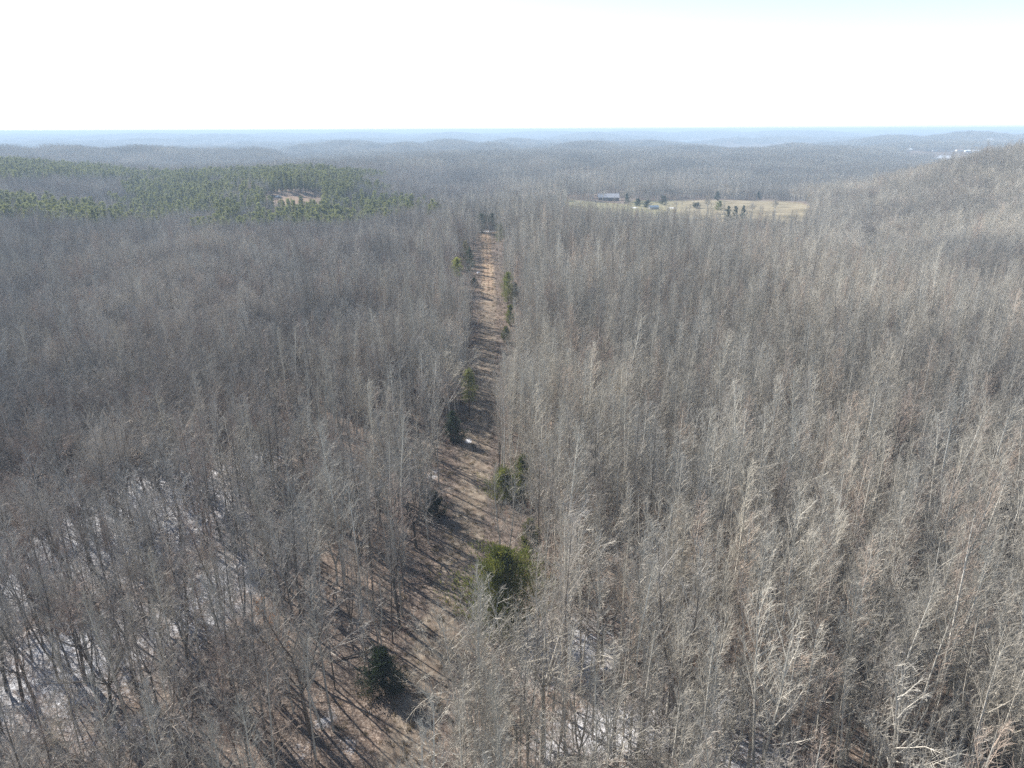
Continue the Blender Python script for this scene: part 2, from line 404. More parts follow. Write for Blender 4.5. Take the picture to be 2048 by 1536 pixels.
# track centre line, from the photo
line_px = [(800, 1536, 5.0), (826, 1440, 4.8), (850, 1349, 4.6), (868, 1279, 4.6), (890, 1209, 4.5), (906, 1139, 4.4), (924, 1087, 4.3), (940, 1000, 4.2), (948, 900, 4.1), (963, 800, 4.1), (972, 700, 4.2), (976, 600, 4.3), (974, 520, 4.5), (971, 480, 4.7), (970, 466, 5.0)]
TL = np.array([[*flat_hit(px, py)[:2], w] for px, py, w in line_px])
TL = np.vstack([[TL[0, 0] - 6, 20, 5.0], TL])
def track_x(y): return np.interp(y, TL[:, 1], TL[:, 0])
def track_w(y): return np.where((y > TL[-1, 1] + 4), 0.0, np.interp(y, TL[:, 1], TL[:, 2]))
T_END = TL[-1, 1]

# polar sheet, finer near the camera
ang = np.linspace(R(-66), R(66), 620)
rad = [60.0]
while rad[-1] < 23000: rad.append(rad[-1] * 1.0115 + .05)
rad = np.array(rad)
RR, AA = np.meshgrid(rad, ang, indexing='ij')
GX, GY = (RR * np.sin(AA)).ravel(), (RR * np.cos(AA)).ravel() - AP
GZ = height(GX, GY)
def blobs(x, y, spec):
    s = np.zeros(len(x))
    for cx, cy, rx, ry, k in spec:
        s = np.maximum(s, k * np.exp(-(((x - cx) / rx) ** 2 + ((y - cy) / ry) ** 2)))
    return s
def blob_px(px, py, wpx, hpx, k=1.0):
    w, d = ground_hit(px, py)
    w2, _ = ground_hit(px, py - hpx / 2); w3, _ = ground_hit(px, py + hpx / 2)
    return (w[0], w[1], max(.8, wpx / FPX * d / 1.6), max(.8, abs(w2[1] - w3[1]) / 1.6), k)
SNOW = [blob_px(*a) for a in [
    (250, 1030, 560, 300, 1.0), (90, 1120, 300, 300, 1.0), (480, 960, 160, 240, .8), (120, 1330, 460, 320, .9), (420, 1200, 260, 260, .8), (510, 800, 130, 100, .95), (330, 860, 260, 120, .6), (60, 820, 260, 160, .6), (200, 1480, 380, 160, .6),
    (1140, 1310, 230, 150, 1.0), (1230, 1470, 300, 130, 1.0), (1110, 1500, 160, 100, .8), (1420, 1440, 300, 140, .75), (1800, 1300, 160, 90, .8), (1560, 1300, 160, 120, .55), (1480, 1530, 360, 140, .8),
    (650, 1455, 60, 50, .72), (600, 1525, 50, 40, .8), (700, 1500, 90, 50, .6), (862, 950, 26, 30, .85), (970, 463, 60, 4, .8)]]
_roadside = [blob_px(935, 888, 20, 16, .72), blob_px(955, 547, 10, 5, .8)]
FIELD_Z = smooth
FX = [1130, 1180, 1255, 1268, 1300, 1400, 1500, 1570, 1600, 1618]
FTOP = [396, 402, 408, 399, 402, 400, 401, 403, 406, 412]
FBOT = [399, 405, 413, 417, 421, 428, 433, 429, 422, 412]
def field_mask(x, y):
    px, py, d = project(x, y, height(x, y))
    top = np.interp(px, FX, FTOP); bot = np.interp(px, FX, FBOT)
    m = smooth(0, 3, py - top) * smooth(0, 3, bot + 60 - py) * (px > 1128) * (px < 1619) * (d > 400) * (d < 1100)
    return m, px, py, d
fm, gpx, gpy, gd = field_mask(GX, GY)
grass = fm * (1 - smooth(1290, 1400, gpx)) * .8 * (gpy > 402)
dirt = np.exp(-(((gpx - 592) / 38) ** 2 + ((gpy - 399) / 9) ** 2)) * 1.6 * (gd > 480) * (gd < 760)
dirt = np.clip(dirt, 0, 1)
dirt = np.maximum(dirt, np.exp(-(((gpx - 1165) / 40) ** 2 + ((gpy - 392) / 4) ** 2)) * (gd > 600) * (gd < 1000))
dirt = np.maximum(dirt, np.exp(-(((gpx - 715) / 10) ** 2 + ((gpy - 353) / 4) ** 2)) * (gd > 600) * (gd < 1100))
snow = blobs(GX, GY, SNOW + _roadside)
for i in (1225, 1268, 1343):
    pass
snow = np.maximum(snow, np.exp(-(((gpx - 1343) / 9) ** 2 + ((gpy - 417) / 2.2) ** 2)) * 1.2 * (gd > 500) * (gd < 1000))
snow = np.maximum(snow, np.exp(-(((gpx - 1268) / 9) ** 2 + ((gpy - 416) / 1.8) ** 2)) * 1.2 * (gd > 500) * (gd < 1000))
na, nr = len(ang), len(rad)
ii, jj = np.meshgrid(np.arange(nr - 1), np.arange(na - 1), indexing='ij')
b0 = (ii * na + jj).ravel()
GF = np.stack([b0, b0 + 1, b0 + na + 1, b0 + na], 1)[:, ::-1]
ground = link('ground', mesh_from('ground', np.c_[GX, GY, GZ], GF, [M['ground']],
    attrs={'snow': ('FLOAT', snow.astype(np.float32)), 'field': ('FLOAT', fm.astype(np.float32)), 'grass': ('FLOAT', grass.astype(np.float32)), 'dirt': ('FLOAT', dirt.astype(np.float32))}, smooth=True))
tag(ground, 'rolling forest floor under brown leaf litter and patches of old snow', None, None, 'structure')

# the track: a strip on the ground, bending off to the right where it ends
ys = np.arange(22, T_END + 10, .9)
us = np.linspace(-1, 1, 25)
YY, UU = np.meshgrid(ys, us, indexing='ij')
half = np.interp(ys, TL[:, 1], TL[:, 2])
half = half * np.clip((T_END + 11 - ys) / 9, .15, 1)
bend = 9.0 * smooth(T_END - 16, T_END + 10, ys)
TX = (track_x(ys) + bend)[:, None] + UU * (half[:, None] + .6)
tz = height(TX.ravel(), YY.ravel()) + .045
ns_, nu = len(ys), len(us)
ii, jj = np.meshgrid(np.arange(ns_ - 1), np.arange(nu - 1), indexing='ij')
b0 = (ii * nu + jj).ravel()
track = link('dirt_track', mesh_from('dirt_track', np.c_[TX.ravel(), YY.ravel(), tz], np.stack([b0, b0 + 1, b0 + nu + 1, b0 + nu], 1), [M['track']],
    attrs={'across': ('FLOAT', (TX - (track_x(ys) + bend)[:, None]).ravel().astype(np.float32)),
           'bare': ('FLOAT', np.repeat(.12 + .88 * smooth(230, 330, ys), nu).astype(np.float32)),
           'snow': ('FLOAT', blobs(TX.ravel(), YY.ravel(), SNOW[-1:] + _roadside).astype(np.float32))}, smooth=True))
tag(track, 'straight leaf-strewn dirt track cut through the bare wood', None, None, 'structure')

# ---------------------------------------------------------------- tree shapes
def rot_about(d, ax, a):
    ax = ax / (np.linalg.norm(ax) + 1e-9)
    return d * math.cos(a) + np.cross(ax, d) * math.sin(a) + ax * np.dot(ax, d) * (1 - math.cos(a))
def unit(v): return v / (np.linalg.norm(v) + 1e-9)
UP = np.array([0, 0, 1.])
def branch(rng, p, d, L, r, segs, out, up=.12, wob=.10, r_end=.35):
    pts = [p]; k = L / segs
    for i in range(segs):
        d = unit(d + UP * up + rng.normal(0, wob, 3))
        q = p + d * k
        out.append((*p, *q, r * (1 - (1 - r_end) * i / segs), r * (1 - (1 - r_end) * (i + 1) / segs)))
        p = q; pts.append(p)
    return np.array(pts), d
def side_dir(rng, d, a):
    ax = np.cross(d, rng.normal(0, 1, 3)); return rot_about(d, ax, a)

def poplar(rng, H, w=1.0, n1=34, low=.36, fork=False, tr=.16, fine=1.0, spread=1.0):
    """slender straight tree with steep ascending branches"""
    T, B = [], []
    lean = rng.normal(0, .012, 2)
    stems = []
    def stem(p, H, r, d0):
        n = 9; pts = [p]; d = d0
        for i in range(n):
            d = unit(d * .75 + unit(np.array([lean[0], lean[1], 1.])) * .25 + np.r_[rng.normal(0, .022, 2), 0])
            q = pts[-1] + d * H / n
            T.append((*pts[-1], *q, r * (1 - i / n) ** .75 + .015, r * (1 - (i + 1) / n) ** .75 + .015)); pts.append(q)
        return np.array(pts)
    T.append((0, 0, -.6, 0, 0, .05, tr * 1.5, tr * 1.15))
    if fork:
        hf = H * rng.uniform(.12, .35)
        base = stem(np.zeros(3), hf, tr * 1.0, UP)[-1] if False else np.array([0, 0, hf])
        T.append((0, 0, 0, *base, tr * 1.1, tr * .9))
        a = rng.uniform(0, 6.28)
        for s in (1, -1):
            stems.append((stem(base, (H - hf) * rng.uniform(.88, 1), tr * .75, unit(np.array([s * math.cos(a) * .35, s * math.sin(a) * .35, 1.]))), .62))
    else: stems.append((stem(np.zeros(3), H, tr, UP), 1.0))
    for pts, share in stems:
        top, bot = pts[-1][2], max(low * H, pts[0][2] + 1)
        m = int(n1 * share * rng.uniform(.9, 1.1))
        az = rng.uniform(0, 6.28)
        for i in range(m):
            t = (i + rng.uniform(0, 1)) / m
            z = bot + (top - bot) * t * .985
            k = np.searchsorted(pts[:, 2], z) - 1; k = min(max(k, 0), len(pts) - 2)
            f = (z - pts[k, 2]) / (pts[k + 1, 2] - pts[k, 2] + 1e-6)
            p = pts[k] + (pts[k + 1] - pts[k]) * f
            az += 2.4 + rng.normal(0, .4)
            inc = R((50 - 24 * t) * spread + rng.normal(0, 7))
            d = np.array([math.sin(inc) * math.cos(az), math.sin(inc) * math.sin(az), math.cos(inc)])
            L = (.9 + (1 - t) ** .5 * H * .165) * w * rng.uniform(.6, 1.2)
            bp, bd = branch(rng, p, d, L, .011 + .0072 * L, 3, B, .16, .08)
            n2 = max(3, int(L * 2.9 * fine))
            for j in range(n2):
                s = .22 + .78 * (j + rng.uniform(0, 1)) / n2
                q = bp[0] + (bp[-1] - bp[0]) * s; idx = min(int(s * 3), 2); q = bp[idx] + (bp[idx + 1] - bp[idx]) * (s * 3 - idx)
                d2 = unit(side_dir(rng, bd, R(rng.uniform(25, 55))) + UP * .25)
                L2 = (.35 + .36 * L * (1.1 - s)) * rng.uniform(.7, 1.2)
                tp, td = branch(rng, q, d2, L2, .0125, 2, B, .12, .10)
                for _ in range(rng.randint(2, 5) if fine >= 1 else 2):
                    s3 = rng.uniform(.2, 1); q3 = tp[0] + (tp[-1] - tp[0]) * s3
                    d3 = unit(side_dir(rng, td, R(rng.uniform(20, 50))) + UP * .18)
                    q4 = q3 + d3 * rng.uniform(.3, .75)
                    B.append((*q3, *q4, .0095, .005))
    for _ in range(int(5 * rng.uniform(0, 1.6))):        # dead side twigs low on the trunk
        z = rng.uniform(.1, low) * H; az = rng.uniform(0, 6.28)
        branch(rng, np.array([lean[0] * z, lean[1] * z, z]), unit(np.array([math.cos(az), math.sin(az), .35])), rng.uniform(.6, 2.0), .02, 2, B, .05, .15)
    return T, B

def oak(rng, H, w=1.0, tr=.22, limbs=5, fine=1.0):
    """broad open crown on a short bole, wavering limbs"""
    T, B = [], []
    T.append((0, 0, -.6, 0, 0, .08, tr * 1.5, tr * 1.15))
    hb = H * rng.uniform(.30, .45)
    d = unit(np.array([rng.normal(0, .05), rng.normal(0, .05), 1.]))
    tp, td = branch(rng, np.array([0, 0, .0]), d, hb, tr * 1.1, 4, T, .05, .03, .75)
    az = rng.uniform(0, 6.28)
    for i in range(limbs + 1):
        lead = i == 0
        inc = R(rng.uniform(4, 12) if lead else rng.uniform(28, 62)); az += 6.28 / limbs + rng.normal(0, .25)
        p = tp[-1] if rng.rand() < .55 or lead else tp[-2] + (tp[-1] - tp[-2]) * rng.uniform(.2, 1)
        d = np.array([math.sin(inc) * math.cos(az), math.sin(inc) * math.sin(az), math.cos(inc)])
        L = (H - hb) * (1.0 if lead else rng.uniform(.68, .98)) * (w if not lead else 1)
        lp, ld = branch(rng, p, d, L, tr * (.6 if lead else .45), 6, T, .14, .11, .14)
        n2 = int(L * 1.5)
        for j in range(n2):
            s = .2 + .8 * (j + rng.uniform(0, 1)) / n2
            f = s * 6; k = min(int(f), 5); q = lp[k] + (lp[k + 1] - lp[k]) * (f - k)
            dd = unit(lp[k + 1] - lp[k])
            d2 = unit(side_dir(rng, dd, R(rng.uniform(30, 70))) + UP * .2)
            L2 = (.7 + .42 * L * (1.15 - s)) * rng.uniform(.6, 1.15)
            bp, bd = branch(rng, q, d2, L2, .012 + .009 * L2, 3, B, .1, .16)
            n3 = max(2, int(L2 * 2.9 * fine))
            for _ in range(n3):
                s3 = rng.uniform(.2, 1); f3 = s3 * 3; k3 = min(int(f3), 2); q3 = bp[k3] + (bp[k3 + 1] - bp[k3]) * (f3 - k3)
                d3 = unit(side_dir(rng, unit(bp[k3 + 1] - bp[k3]), R(rng.uniform(25, 65))) + UP * .15)
                tp3, td3 = branch(rng, q3, d3, rng.uniform(.5, 1.2), .012, 2, B, .08, .15)
                for _ in range(rng.randint(2, 4)):
                    q5 = tp3[0] + (tp3[-1] - tp3[0]) * rng.uniform(.2, 1)
                    d5 = unit(side_dir(rng, td3, R(rng.uniform(20, 60))) + UP * .12)
                    B.append((*q5, *(q5 + d5 * rng.uniform(.25, .6)), .0095, .005))
    return T, B

def sapling(rng, H):
    T, B = [], []
    tp, td = branch(rng, np.zeros(3), unit(np.array([rng.normal(0, .12), rng.normal(0, .12), 1.])), H, .028, 4, T, .05, .07, .3)
    for j in range(int(9 + H * 2)):
        s = rng.uniform(.2, 1); f = s * 4; k = min(int(f), 3); q = tp[k] + (tp[k + 1] - tp[k]) * (f - k)
        bp, bd = branch(rng, q, unit(side_dir(rng, td, R(rng.uniform(35, 75)))), rng.uniform(.4, .3 + .28 * H), .014, 2, B, .08, .14)
        for _ in range(3):
            q3 = bp[0] + (bp[-1] - bp[0]) * rng.uniform(.3, 1)
            B.append((*q3, *(q3 + unit(side_dir(rng, bd, R(rng.uniform(25, 60)))) * rng.uniform(.2, .6)), .011, .006))
    return T, B

def far_tree(rng, H, w=3.0, n=46):
    B = [(0, 0, 0, rng.normal(0, .3), rng.normal(0, .3), H * .92, .19, .06)]
    for _ in range(n):
        t = rng.uniform(0, 1) ** .8; z = H * (.36 + .6 * t); a = rng.uniform(0, 6.28)
        rr = w * (1.05 - t) ** .6 * rng.uniform(.05, .9)
        p = np.array([math.cos(a) * rr * .55, math.sin(a) * rr * .55, z])
        d = unit(np.array([math.cos(a) * rng.uniform(.2, .8), math.sin(a) * rng.uniform(.2, .8), 1]) + rng.normal(0, .2, 3))
        L = rng.uniform(1.2, 3.0)
        B.append((*p, *(p + d * L), .05, .02))
    return B

def spikes(rng, P_, D_, L, r):
    P_ = np.asarray(P_); D_ = np.asarray(D_); n = len(P_)
    Ls = L * rng.uniform(.6, 1.3, n)
    D_ = D_ / (np.linalg.norm(D_, axis=1, keepdims=True) + 1e-9)
    return np.c_[P_, P_ + D_ * Ls[:, None], np.full(n, r) * rng.uniform(.7, 1.3, n), np.full(n, r * .25)]

def cedar(rng, H, w, n, L=.5, r=.05, lobes=9, low=.06):
    """red cedar: ragged cone of upswept sprays set along hidden boughs"""
    T = [(0, 0, -.4, 0, 0, H * .5, .12, .09), (0, 0, H * .5, 0, 0, H * .96, .09, .015)]
    Pn, Dn = [], []
    nb = max(34, n // 45); ph = rng.uniform(0, 6.28, 4)
    for i in range(nb):
        t = (i + rng.uniform(0, 1)) / nb; z = H * (low + (.97 - low) * t)
        prof = min(1.0, (t + .16) / .30) * (1 - t) ** .62 + .05
        a = rng.uniform(0, 6.28)
        lob = 1 + .28 * math.sin(2 * a + ph[0] + 3 * t) + .22 * math.sin(3 * a + ph[1] - 7 * t) + .15 * math.sin(19 * t + ph[2])
        Lb = w * .80 * prof * lob * rng.uniform(.6, 1.15)
        dr = unit(np.array([math.cos(a), math.sin(a), .55 + .8 * t]))
        m = n // nb
        s = rng.uniform(.15, 1, m) ** .75
        base = np.array([0, 0, z - .25 * Lb])
        pts = base + dr * Lb * s[:, None] + rng.normal(0, .10 + .075 * Lb, (m, 3))
        Pn.append(pts); Dn.append(dr + rng.normal(0, .5, (m, 3)) + np.array([0, 0, .35]))
        T.append((*base, *(base + dr * Lb * .9), .03, .01))
    return T, spikes(rng, np.vstack(Pn), np.vstack(Dn), L, r)

def pine(rng, H, w, n, bare=.35, L=.55, r=.045):
    """tufted pine: needle tufts at the ends of whorled boughs"""
    T = [(0, 0, -.4, 0, 0, H * .5, .15, .11), (0, 0, H * .5, 0, 0, H * .97, .11, .02)]
    Pn, Dn = [], []
    nb = max(22, n // 55)
    for i in range(nb):
        t = (i + rng.uniform(0, 1)) / nb; z = H * (bare + (1 - bare) * t)
        a = rng.uniform(0, 6.28)
        Lb = w * .5 * min(1, .45 + t * 1.6) * (1.04 - t) ** .6 * rng.uniform(.55, 1.2)
        dr = unit(np.array([math.cos(a), math.sin(a), .10 + .75 * t]))
        base = np.array([0, 0, z - .2])
        T.append((*base, *(base + dr * Lb), .035, .012))
        for _ in range(4):
            c = base + dr * Lb * rng.uniform(.4, 1.05) + rng.normal(0, .10 * w * .5 + .05, 3)
            m = max(4, n // nb // 4)
            Pn.append(c + rng.normal(0, .16, (m, 3))); Dn.append(dr * .5 + rng.normal(0, .8, (m, 3)) + np.array([0, 0, .5]))
    return T, spikes(rng, np.vstack(Pn), np.vstack(Dn), L, r)

def pack(parts):
    """[(segments, sides, material index)] -> V, F, mi"""
    Vs, Fs, Ms, o = [], [], [], 0
    for S, n, mi in parts:
        if len(S) == 0: continue
        V, F = tubes(S, n) if n else blades(S); Vs.append(V); Fs.append(F + o); Ms.append(np.full(len(F), mi)); o += len(V)
    return np.vstack(Vs), np.vstack(Fs), np.concatenate(Ms)

rng = np.random.RandomState(11)
POP = [poplar(np.random.RandomState(100 + i), h, w, n, lo, fk, tr) for i, (h, w, n, lo, fk, tr) in enumerate(
    [(20, .85, 34, .34, False, .13), (22, .9, 38, .38, False, .15), (18, .72, 30, .32, False, .10), (21, 1.0, 36, .36, True, .15),
     (19, .62, 28, .45, False, .10), (17, .8, 30, .28, True, .12), (23, .8, 40, .40, False, .16), (16, .6, 26, .3, False, .085), (20.5, .68, 32, .42, False, .12)])]
OAK = [oak(np.random.RandomState(200 + i), h, w, tr, l) for i, (h, w, tr, l) in enumerate(
    [(17, 1.0, .22, 5), (16, 1.1, .20, 6), (18, .85, .19, 4), (15, .95, .17, 5), (17.5, .8, .18, 4)])]
SAP = [sapling(np.random.RandomState(300 + i), h) for i, h in enumerate((3.2, 4.5, 6.0, 2.4))]

# ---------------------------------------------------------------- masses: one object each, its copies made by geometry nodes
def scatter_object(name, protos, mats, pts, rots, scl, pick, label):
    """protos: [(V, F, mi, tint or None)]; the object's own mesh holds the shapes and one loose point per copy"""
    Vs, Fs, Ms, pid, tint, o = [], [], [], [], [], 0
    for k, (V, F, mi, ti) in enumerate(protos):
        Vs.append(V); Fs.append(F + o); Ms.append(mi); pid.append(np.full(len(V), k)); tint.append(np.zeros(len(V)) if ti is None else ti); o += len(V)
    n = len(pts); nv = o
    V = np.vstack(Vs + [pts])
    A = {'pid': ('INT', np.concatenate(pid + [pick]).astype(np.int32)),
         'ispt': ('BOOLEAN', np.r_[np.zeros(nv, bool), np.ones(n, bool)]),
         'tint': ('FLOAT', np.concatenate(tint + [np.zeros(n)]).astype(np.float32)),
         'rot': ('FLOAT_VECTOR', np.vstack([np.zeros((nv, 3)), rots]).astype(np.float32)),
         'scl': ('FLOAT_VECTOR', np.vstack([np.ones((nv, 3)), scl]).astype(np.float32))}
    o_ = link(name, mesh_from(name, V, np.vstack(Fs), mats, np.concatenate(Ms), A))
    g = bpy.data.node_groups.new(name, 'GeometryNodeTree')
    g.interface.new_socket('Geometry', in_out='INPUT', socket_type='NodeSocketGeometry')
    g.interface.new_socket('Geometry', in_out='OUTPUT', socket_type='NodeSocketGeometry')
    L = g.links.new
    gi = g.nodes.new('NodeGroupInput'); go = g.nodes.new('NodeGroupOutput')
    def na(nm, ty):
        q = g.nodes.new('GeometryNodeInputNamedAttribute'); q.data_type = ty; q.inputs['Name'].default_value = nm; return q.outputs['Attribute']
    sp = g.nodes.new('GeometryNodeSeparateGeometry'); sp.domain = 'POINT'
    L(gi.outputs[0], sp.inputs['Geometry']); L(na('ispt', 'BOOLEAN'), sp.inputs['Selection'])
    er = g.nodes.new('FunctionNodeEulerToRotation'); L(na('rot', 'FLOAT_VECTOR'), er.inputs[0])
    scs = na('scl', 'FLOAT_VECTOR'); pd = na('pid', 'INT')
    jn = g.nodes.new('GeometryNodeJoinGeometry')
    for k in range(len(protos)):
        cmp_ = g.nodes.new('FunctionNodeCompare'); cmp_.data_type = 'INT'; cmp_.operation = 'EQUAL'
        ins = [s for s in cmp_.inputs if s.type == 'INT']
        L(pd, ins[0]); ins[1].default_value = k
        s2 = g.nodes.new('GeometryNodeSeparateGeometry'); s2.domain = 'POINT'
        L(sp.outputs['Inverted'], s2.inputs['Geometry']); L(cmp_.outputs[0], s2.inputs['Selection'])
        gt = g.nodes.new('GeometryNodeGeometryToInstance'); L(s2.outputs['Selection'], gt.inputs[0])
        ip = g.nodes.new('GeometryNodeInstanceOnPoints')
        L(sp.outputs['Selection'], ip.inputs['Points']); L(cmp_.outputs[0], ip.inputs['Selection'])
        L(s2.outputs['Selection'], ip.inputs['Instance'])
        L(er.outputs[0], ip.inputs['Rotation']); L(scs, ip.inputs['Scale'])
        L(ip.outputs[0], jn.inputs[0])
    L(jn.outputs[0], go.inputs[0])
    md = o_.modifiers.new('copies', 'NODES'); md.node_group = g
    tag(o_, label, None, None, 'stuff')
    return o_

# ---------------------------------------------------------------- where trees stand
def jitter_grid(x0, x1, y0, y1, s, rng):
    xs = np.arange(x0, x1, s); ys_ = np.arange(y0, y1, s)
    X, Y = np.meshgrid(xs, ys_)
    X = X + rng.uniform(-.48, .48, X.shape) * s; Y = Y + rng.uniform(-.48, .48, Y.shape) * s
    return X.ravel(), Y.ravel()
def in_view(x, y, margin=1.17, pad=26):
    return (np.abs(x) < (y + 12) * .735 * margin + pad) & (y > 14)
def wave(x, y, wl, seed):
    r = np.random.RandomState(seed); s = np.zeros(len(x))
    for _ in range(6):
        a = r.rand() * 6.283; k = 6.283 / (wl * (.6 + .8 * r.rand())); s += np.sin(k * (x * math.cos(a) + y * math.sin(a)) + r.rand() * 6.283)
    return s / 6 ** .5

def pine_mask(px, py, d, wv=0):
    """where the photo shows evergreen plantation, by the ground's place in the picture and its depth"""
    px = px + 26 * wv; d = d + 22 * wv
    top_a = np.interp(px, [-400, 0, 150, 270, 285], [398, 408, 420, 450, 470]); 
    A = (px < 278) & (py > top_a - 2) & (py < 480) & (d > 395) & (d < 560)
    B = (px < 262) & (d > 640) & (d < 1050) & (py < np.interp(px, [-400, 0, 120, 250], [374, 374, 366, 368]) + 8)
    Cc = (px > 255) & (px < 745) & (d > 640) & (d < 900)
    D = (px > 415) & (px < 850) & (d > 455) & (d <= 640) & (py > np.interp(px, [415, 560, 640, 760, 850], [405, 400, 390, 392, 408]))
    E = (px > 255) & (px < 470) & (d > 560) & (d <= 640)
    return A | B | Cc | D | E

allx, ally = [], []
for (r0, r1, s) in ((0, 260, 2.62), (260, 560, 3.5), (560, 1150, 4.8)):
    x, y = jitter_grid(-r1, r1, 0, r1 + 60, s, rng)
    rr = np.hypot(x, y); k = (rr >= r0) & (rr < r1) & in_view(x, y)
    allx.append(x[k]); ally.append(y[k])
x = np.concatenate(allx); y = np.concatenate(ally)
z = height(x, y)
px, py, d = project(x, y, z)
fmask, _, _, _ = field_mask(x, y)
off = np.abs(x - track_x(y)); tw = track_w(y)
keep = (off > tw + .7) & (fmask < .3)
keep &= ~((np.abs(px - 592) < 48) & (np.abs(py - 399) < 11) & (d > 470) & (d < 700))            # clearing among the pines
keep &= ~((np.abs(px - 1222) < 34) & (np.abs(py - 402) < 8) & (d > 650) & (d < 860))            # barnyard
keep &= ~((off < tw + 16) & (x < track_x(y)) & (rng.rand(len(x)) < .06))
keep &= ~((px > 1045) & (px < 1300) & (py > 1235) & (py < 1500) & (rng.rand(len(x)) < .34))                # thinner where the snow shows through
gap = wave(x, y, 26, 5) + .6 * wave(x, y, 60, 6)
keep &= (gap > -1.1) | (rng.rand(len(x)) < .28)
gx = np.interp(y, [150, 180, 220, 300], [-45, -60, -78, -100])
keep &= ~((np.abs(x - gx) < 2.5) & (y > 140) & (y < 300) & (rng.rand(len(x)) < .5))               # thin strip in the left wood
keep &= ~((x < track_x(y) - 4) & (y < 150) & (rng.rand(len(x)) < .46))                          # the near left wood is more open
# the photo sees these evergreens past the bare trees in front of them
for cx, cy, hw, hh in [(1000, 1155, 56, 50), (1056, 1068, 26, 42), (1040, 945, 36, 45), (1005, 965, 26, 25), (768, 1350, 42, 44), (905, 850, 24, 34), (868, 1008, 12, 10), (1020, 578, 24, 28), (1020, 630, 13, 18), (1012, 672, 10, 12), (941, 520, 12, 30), (931, 505, 16, 22), (937, 785, 22, 44), (914, 535, 12, 20), (972, 455, 24, 14), (1001, 470, 14, 14), (1745, 472, 14, 18), (1726, 480, 10, 10), (903, 424, 7, 12)]:
    dd = ground_hit(cx, cy + hh)[1]
    for hz, wd in ((6, 300), (9, 700), (12, 1000), (15, 900), (18, 600)):
        qx, qy, qd = project(x, y, z + hz)
        keep &= ~((np.abs(qx - cx) < hw * .9 + wd / qd) & (np.abs(qy - cy) < hh * .9) & (qd < dd + 4) & (rng.rand(len(x)) < .78))
# nor may trees on the slope behind the ridge hide the pale field
tpx_, tpy_, td_ = project(x, y, z + 19)
bot_ = np.interp(px, FX, FBOT); top_ = np.interp(px, FX, FTOP)
win_ = (px > 1128) & (px < 1619) & (d > 330) & (d < 900) & (py > top_)
clr_ = (px > 530) & (px < 648) & (d > 330) & (d < 620) & (py > 396)               # and the brown clearing among the pines
bot_ = np.where(clr_, np.interp(px, [530, 560, 610, 648], [391, 396, 401, 397]), bot_)
edge_ = wave(x, y, 40, 77) * 4 + wave(x, y, 14, 78) * 3
win_ |= clr_
zs_ = CAM_Z - d * den(bot_ - 3 + edge_ + rng.uniform(-4, 3, len(x)))           # the line of sight to the field's near edge
hm_ = zs_ - z
low_sc = np.where(win_, np.clip(hm_ / 19.0, 0, 1), 1.0)
low_sc = np.where((low_sc < .22) & (rng.rand(len(x)) < .34 + .22 * wave(x, y, 34, 79)) & (py > bot_ - 15) & ~clr_, rng.uniform(.18, .34, len(x)), low_sc)
keep &= ~(win_ & (low_sc < .16))
x, y, z, px, py, d, off, low_sc = (a[keep] for a in (x, y, z, px, py, d, off, low_sc))
pm = pine_mask(px, py, d, wave(x, y, 90, 8))
pw = wave(x, y, 55, 9)
is_pine = pm & (pw > -1.05) & (rng.rand(len(x)) < .93)
# broad dark-barked trees to the left, backlit shade partly painted into that bark; slender pale ones to the right, broad ones again on the right-hand hill
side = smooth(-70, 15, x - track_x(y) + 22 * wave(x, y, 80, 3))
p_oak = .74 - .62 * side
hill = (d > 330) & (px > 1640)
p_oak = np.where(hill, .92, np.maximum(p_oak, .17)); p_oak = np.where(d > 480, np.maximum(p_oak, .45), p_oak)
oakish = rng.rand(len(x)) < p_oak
dark = rng.rand(len(x)) < np.where(hill, .08, .90 - .76 * smooth(-55, 12, x - track_x(y) + 14 * wave(x, y, 30, 44)))  # dark bark grows commoner leftward, putting backlit shade into the trunk colour
# ---------------------------------------------------------------- bare trees
TREES = POP + OAK
NP_, NO = len(POP), len(OAK)
def tree_meshes(i, bk, tg, nm):
    T, B = TREES[i]
    Vt, Ft = tubes(T, 5); Vb, Fb = tubes(B, 3)
    return (mesh_from('trunk', Vt, Ft, [M[bk]]), mesh_from('crown', Vb, Fb, [M[tg]]))
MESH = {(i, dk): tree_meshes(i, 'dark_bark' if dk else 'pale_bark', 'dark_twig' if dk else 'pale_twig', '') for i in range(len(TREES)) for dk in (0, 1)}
pick = np.where(oakish, NP_ + rng.randint(0, NO, len(x)), rng.randint(0, NP_, len(x)))
rz = rng.uniform(0, 6.283, len(x)); sc = np.clip(rng.normal(.93, .12, len(x)), .55, 1.2)
sc = np.where(x < track_x(y), sc * .95, np.where(hill, sc * 1.12, sc)) * low_sc
tilt = rng.normal(0, .036, (len(x), 2))

bare = ~is_pine
tops = np.array([TREES[i][0][-1][5] if i < NP_ else 16.5 for i in pick]) * sc
cpx, cpy, cd = project(x, y, z + tops * .62)
inpic = bare & (low_sc > .9) & (cpx > 5) & (cpx < 2043) & (cpy > 0) & (cpy < 1530)
order = np.nonzero(inpic)[0]; order = order[np.argsort(cd[order])][:262]
indiv = np.zeros(len(x), bool); indiv[order] = True

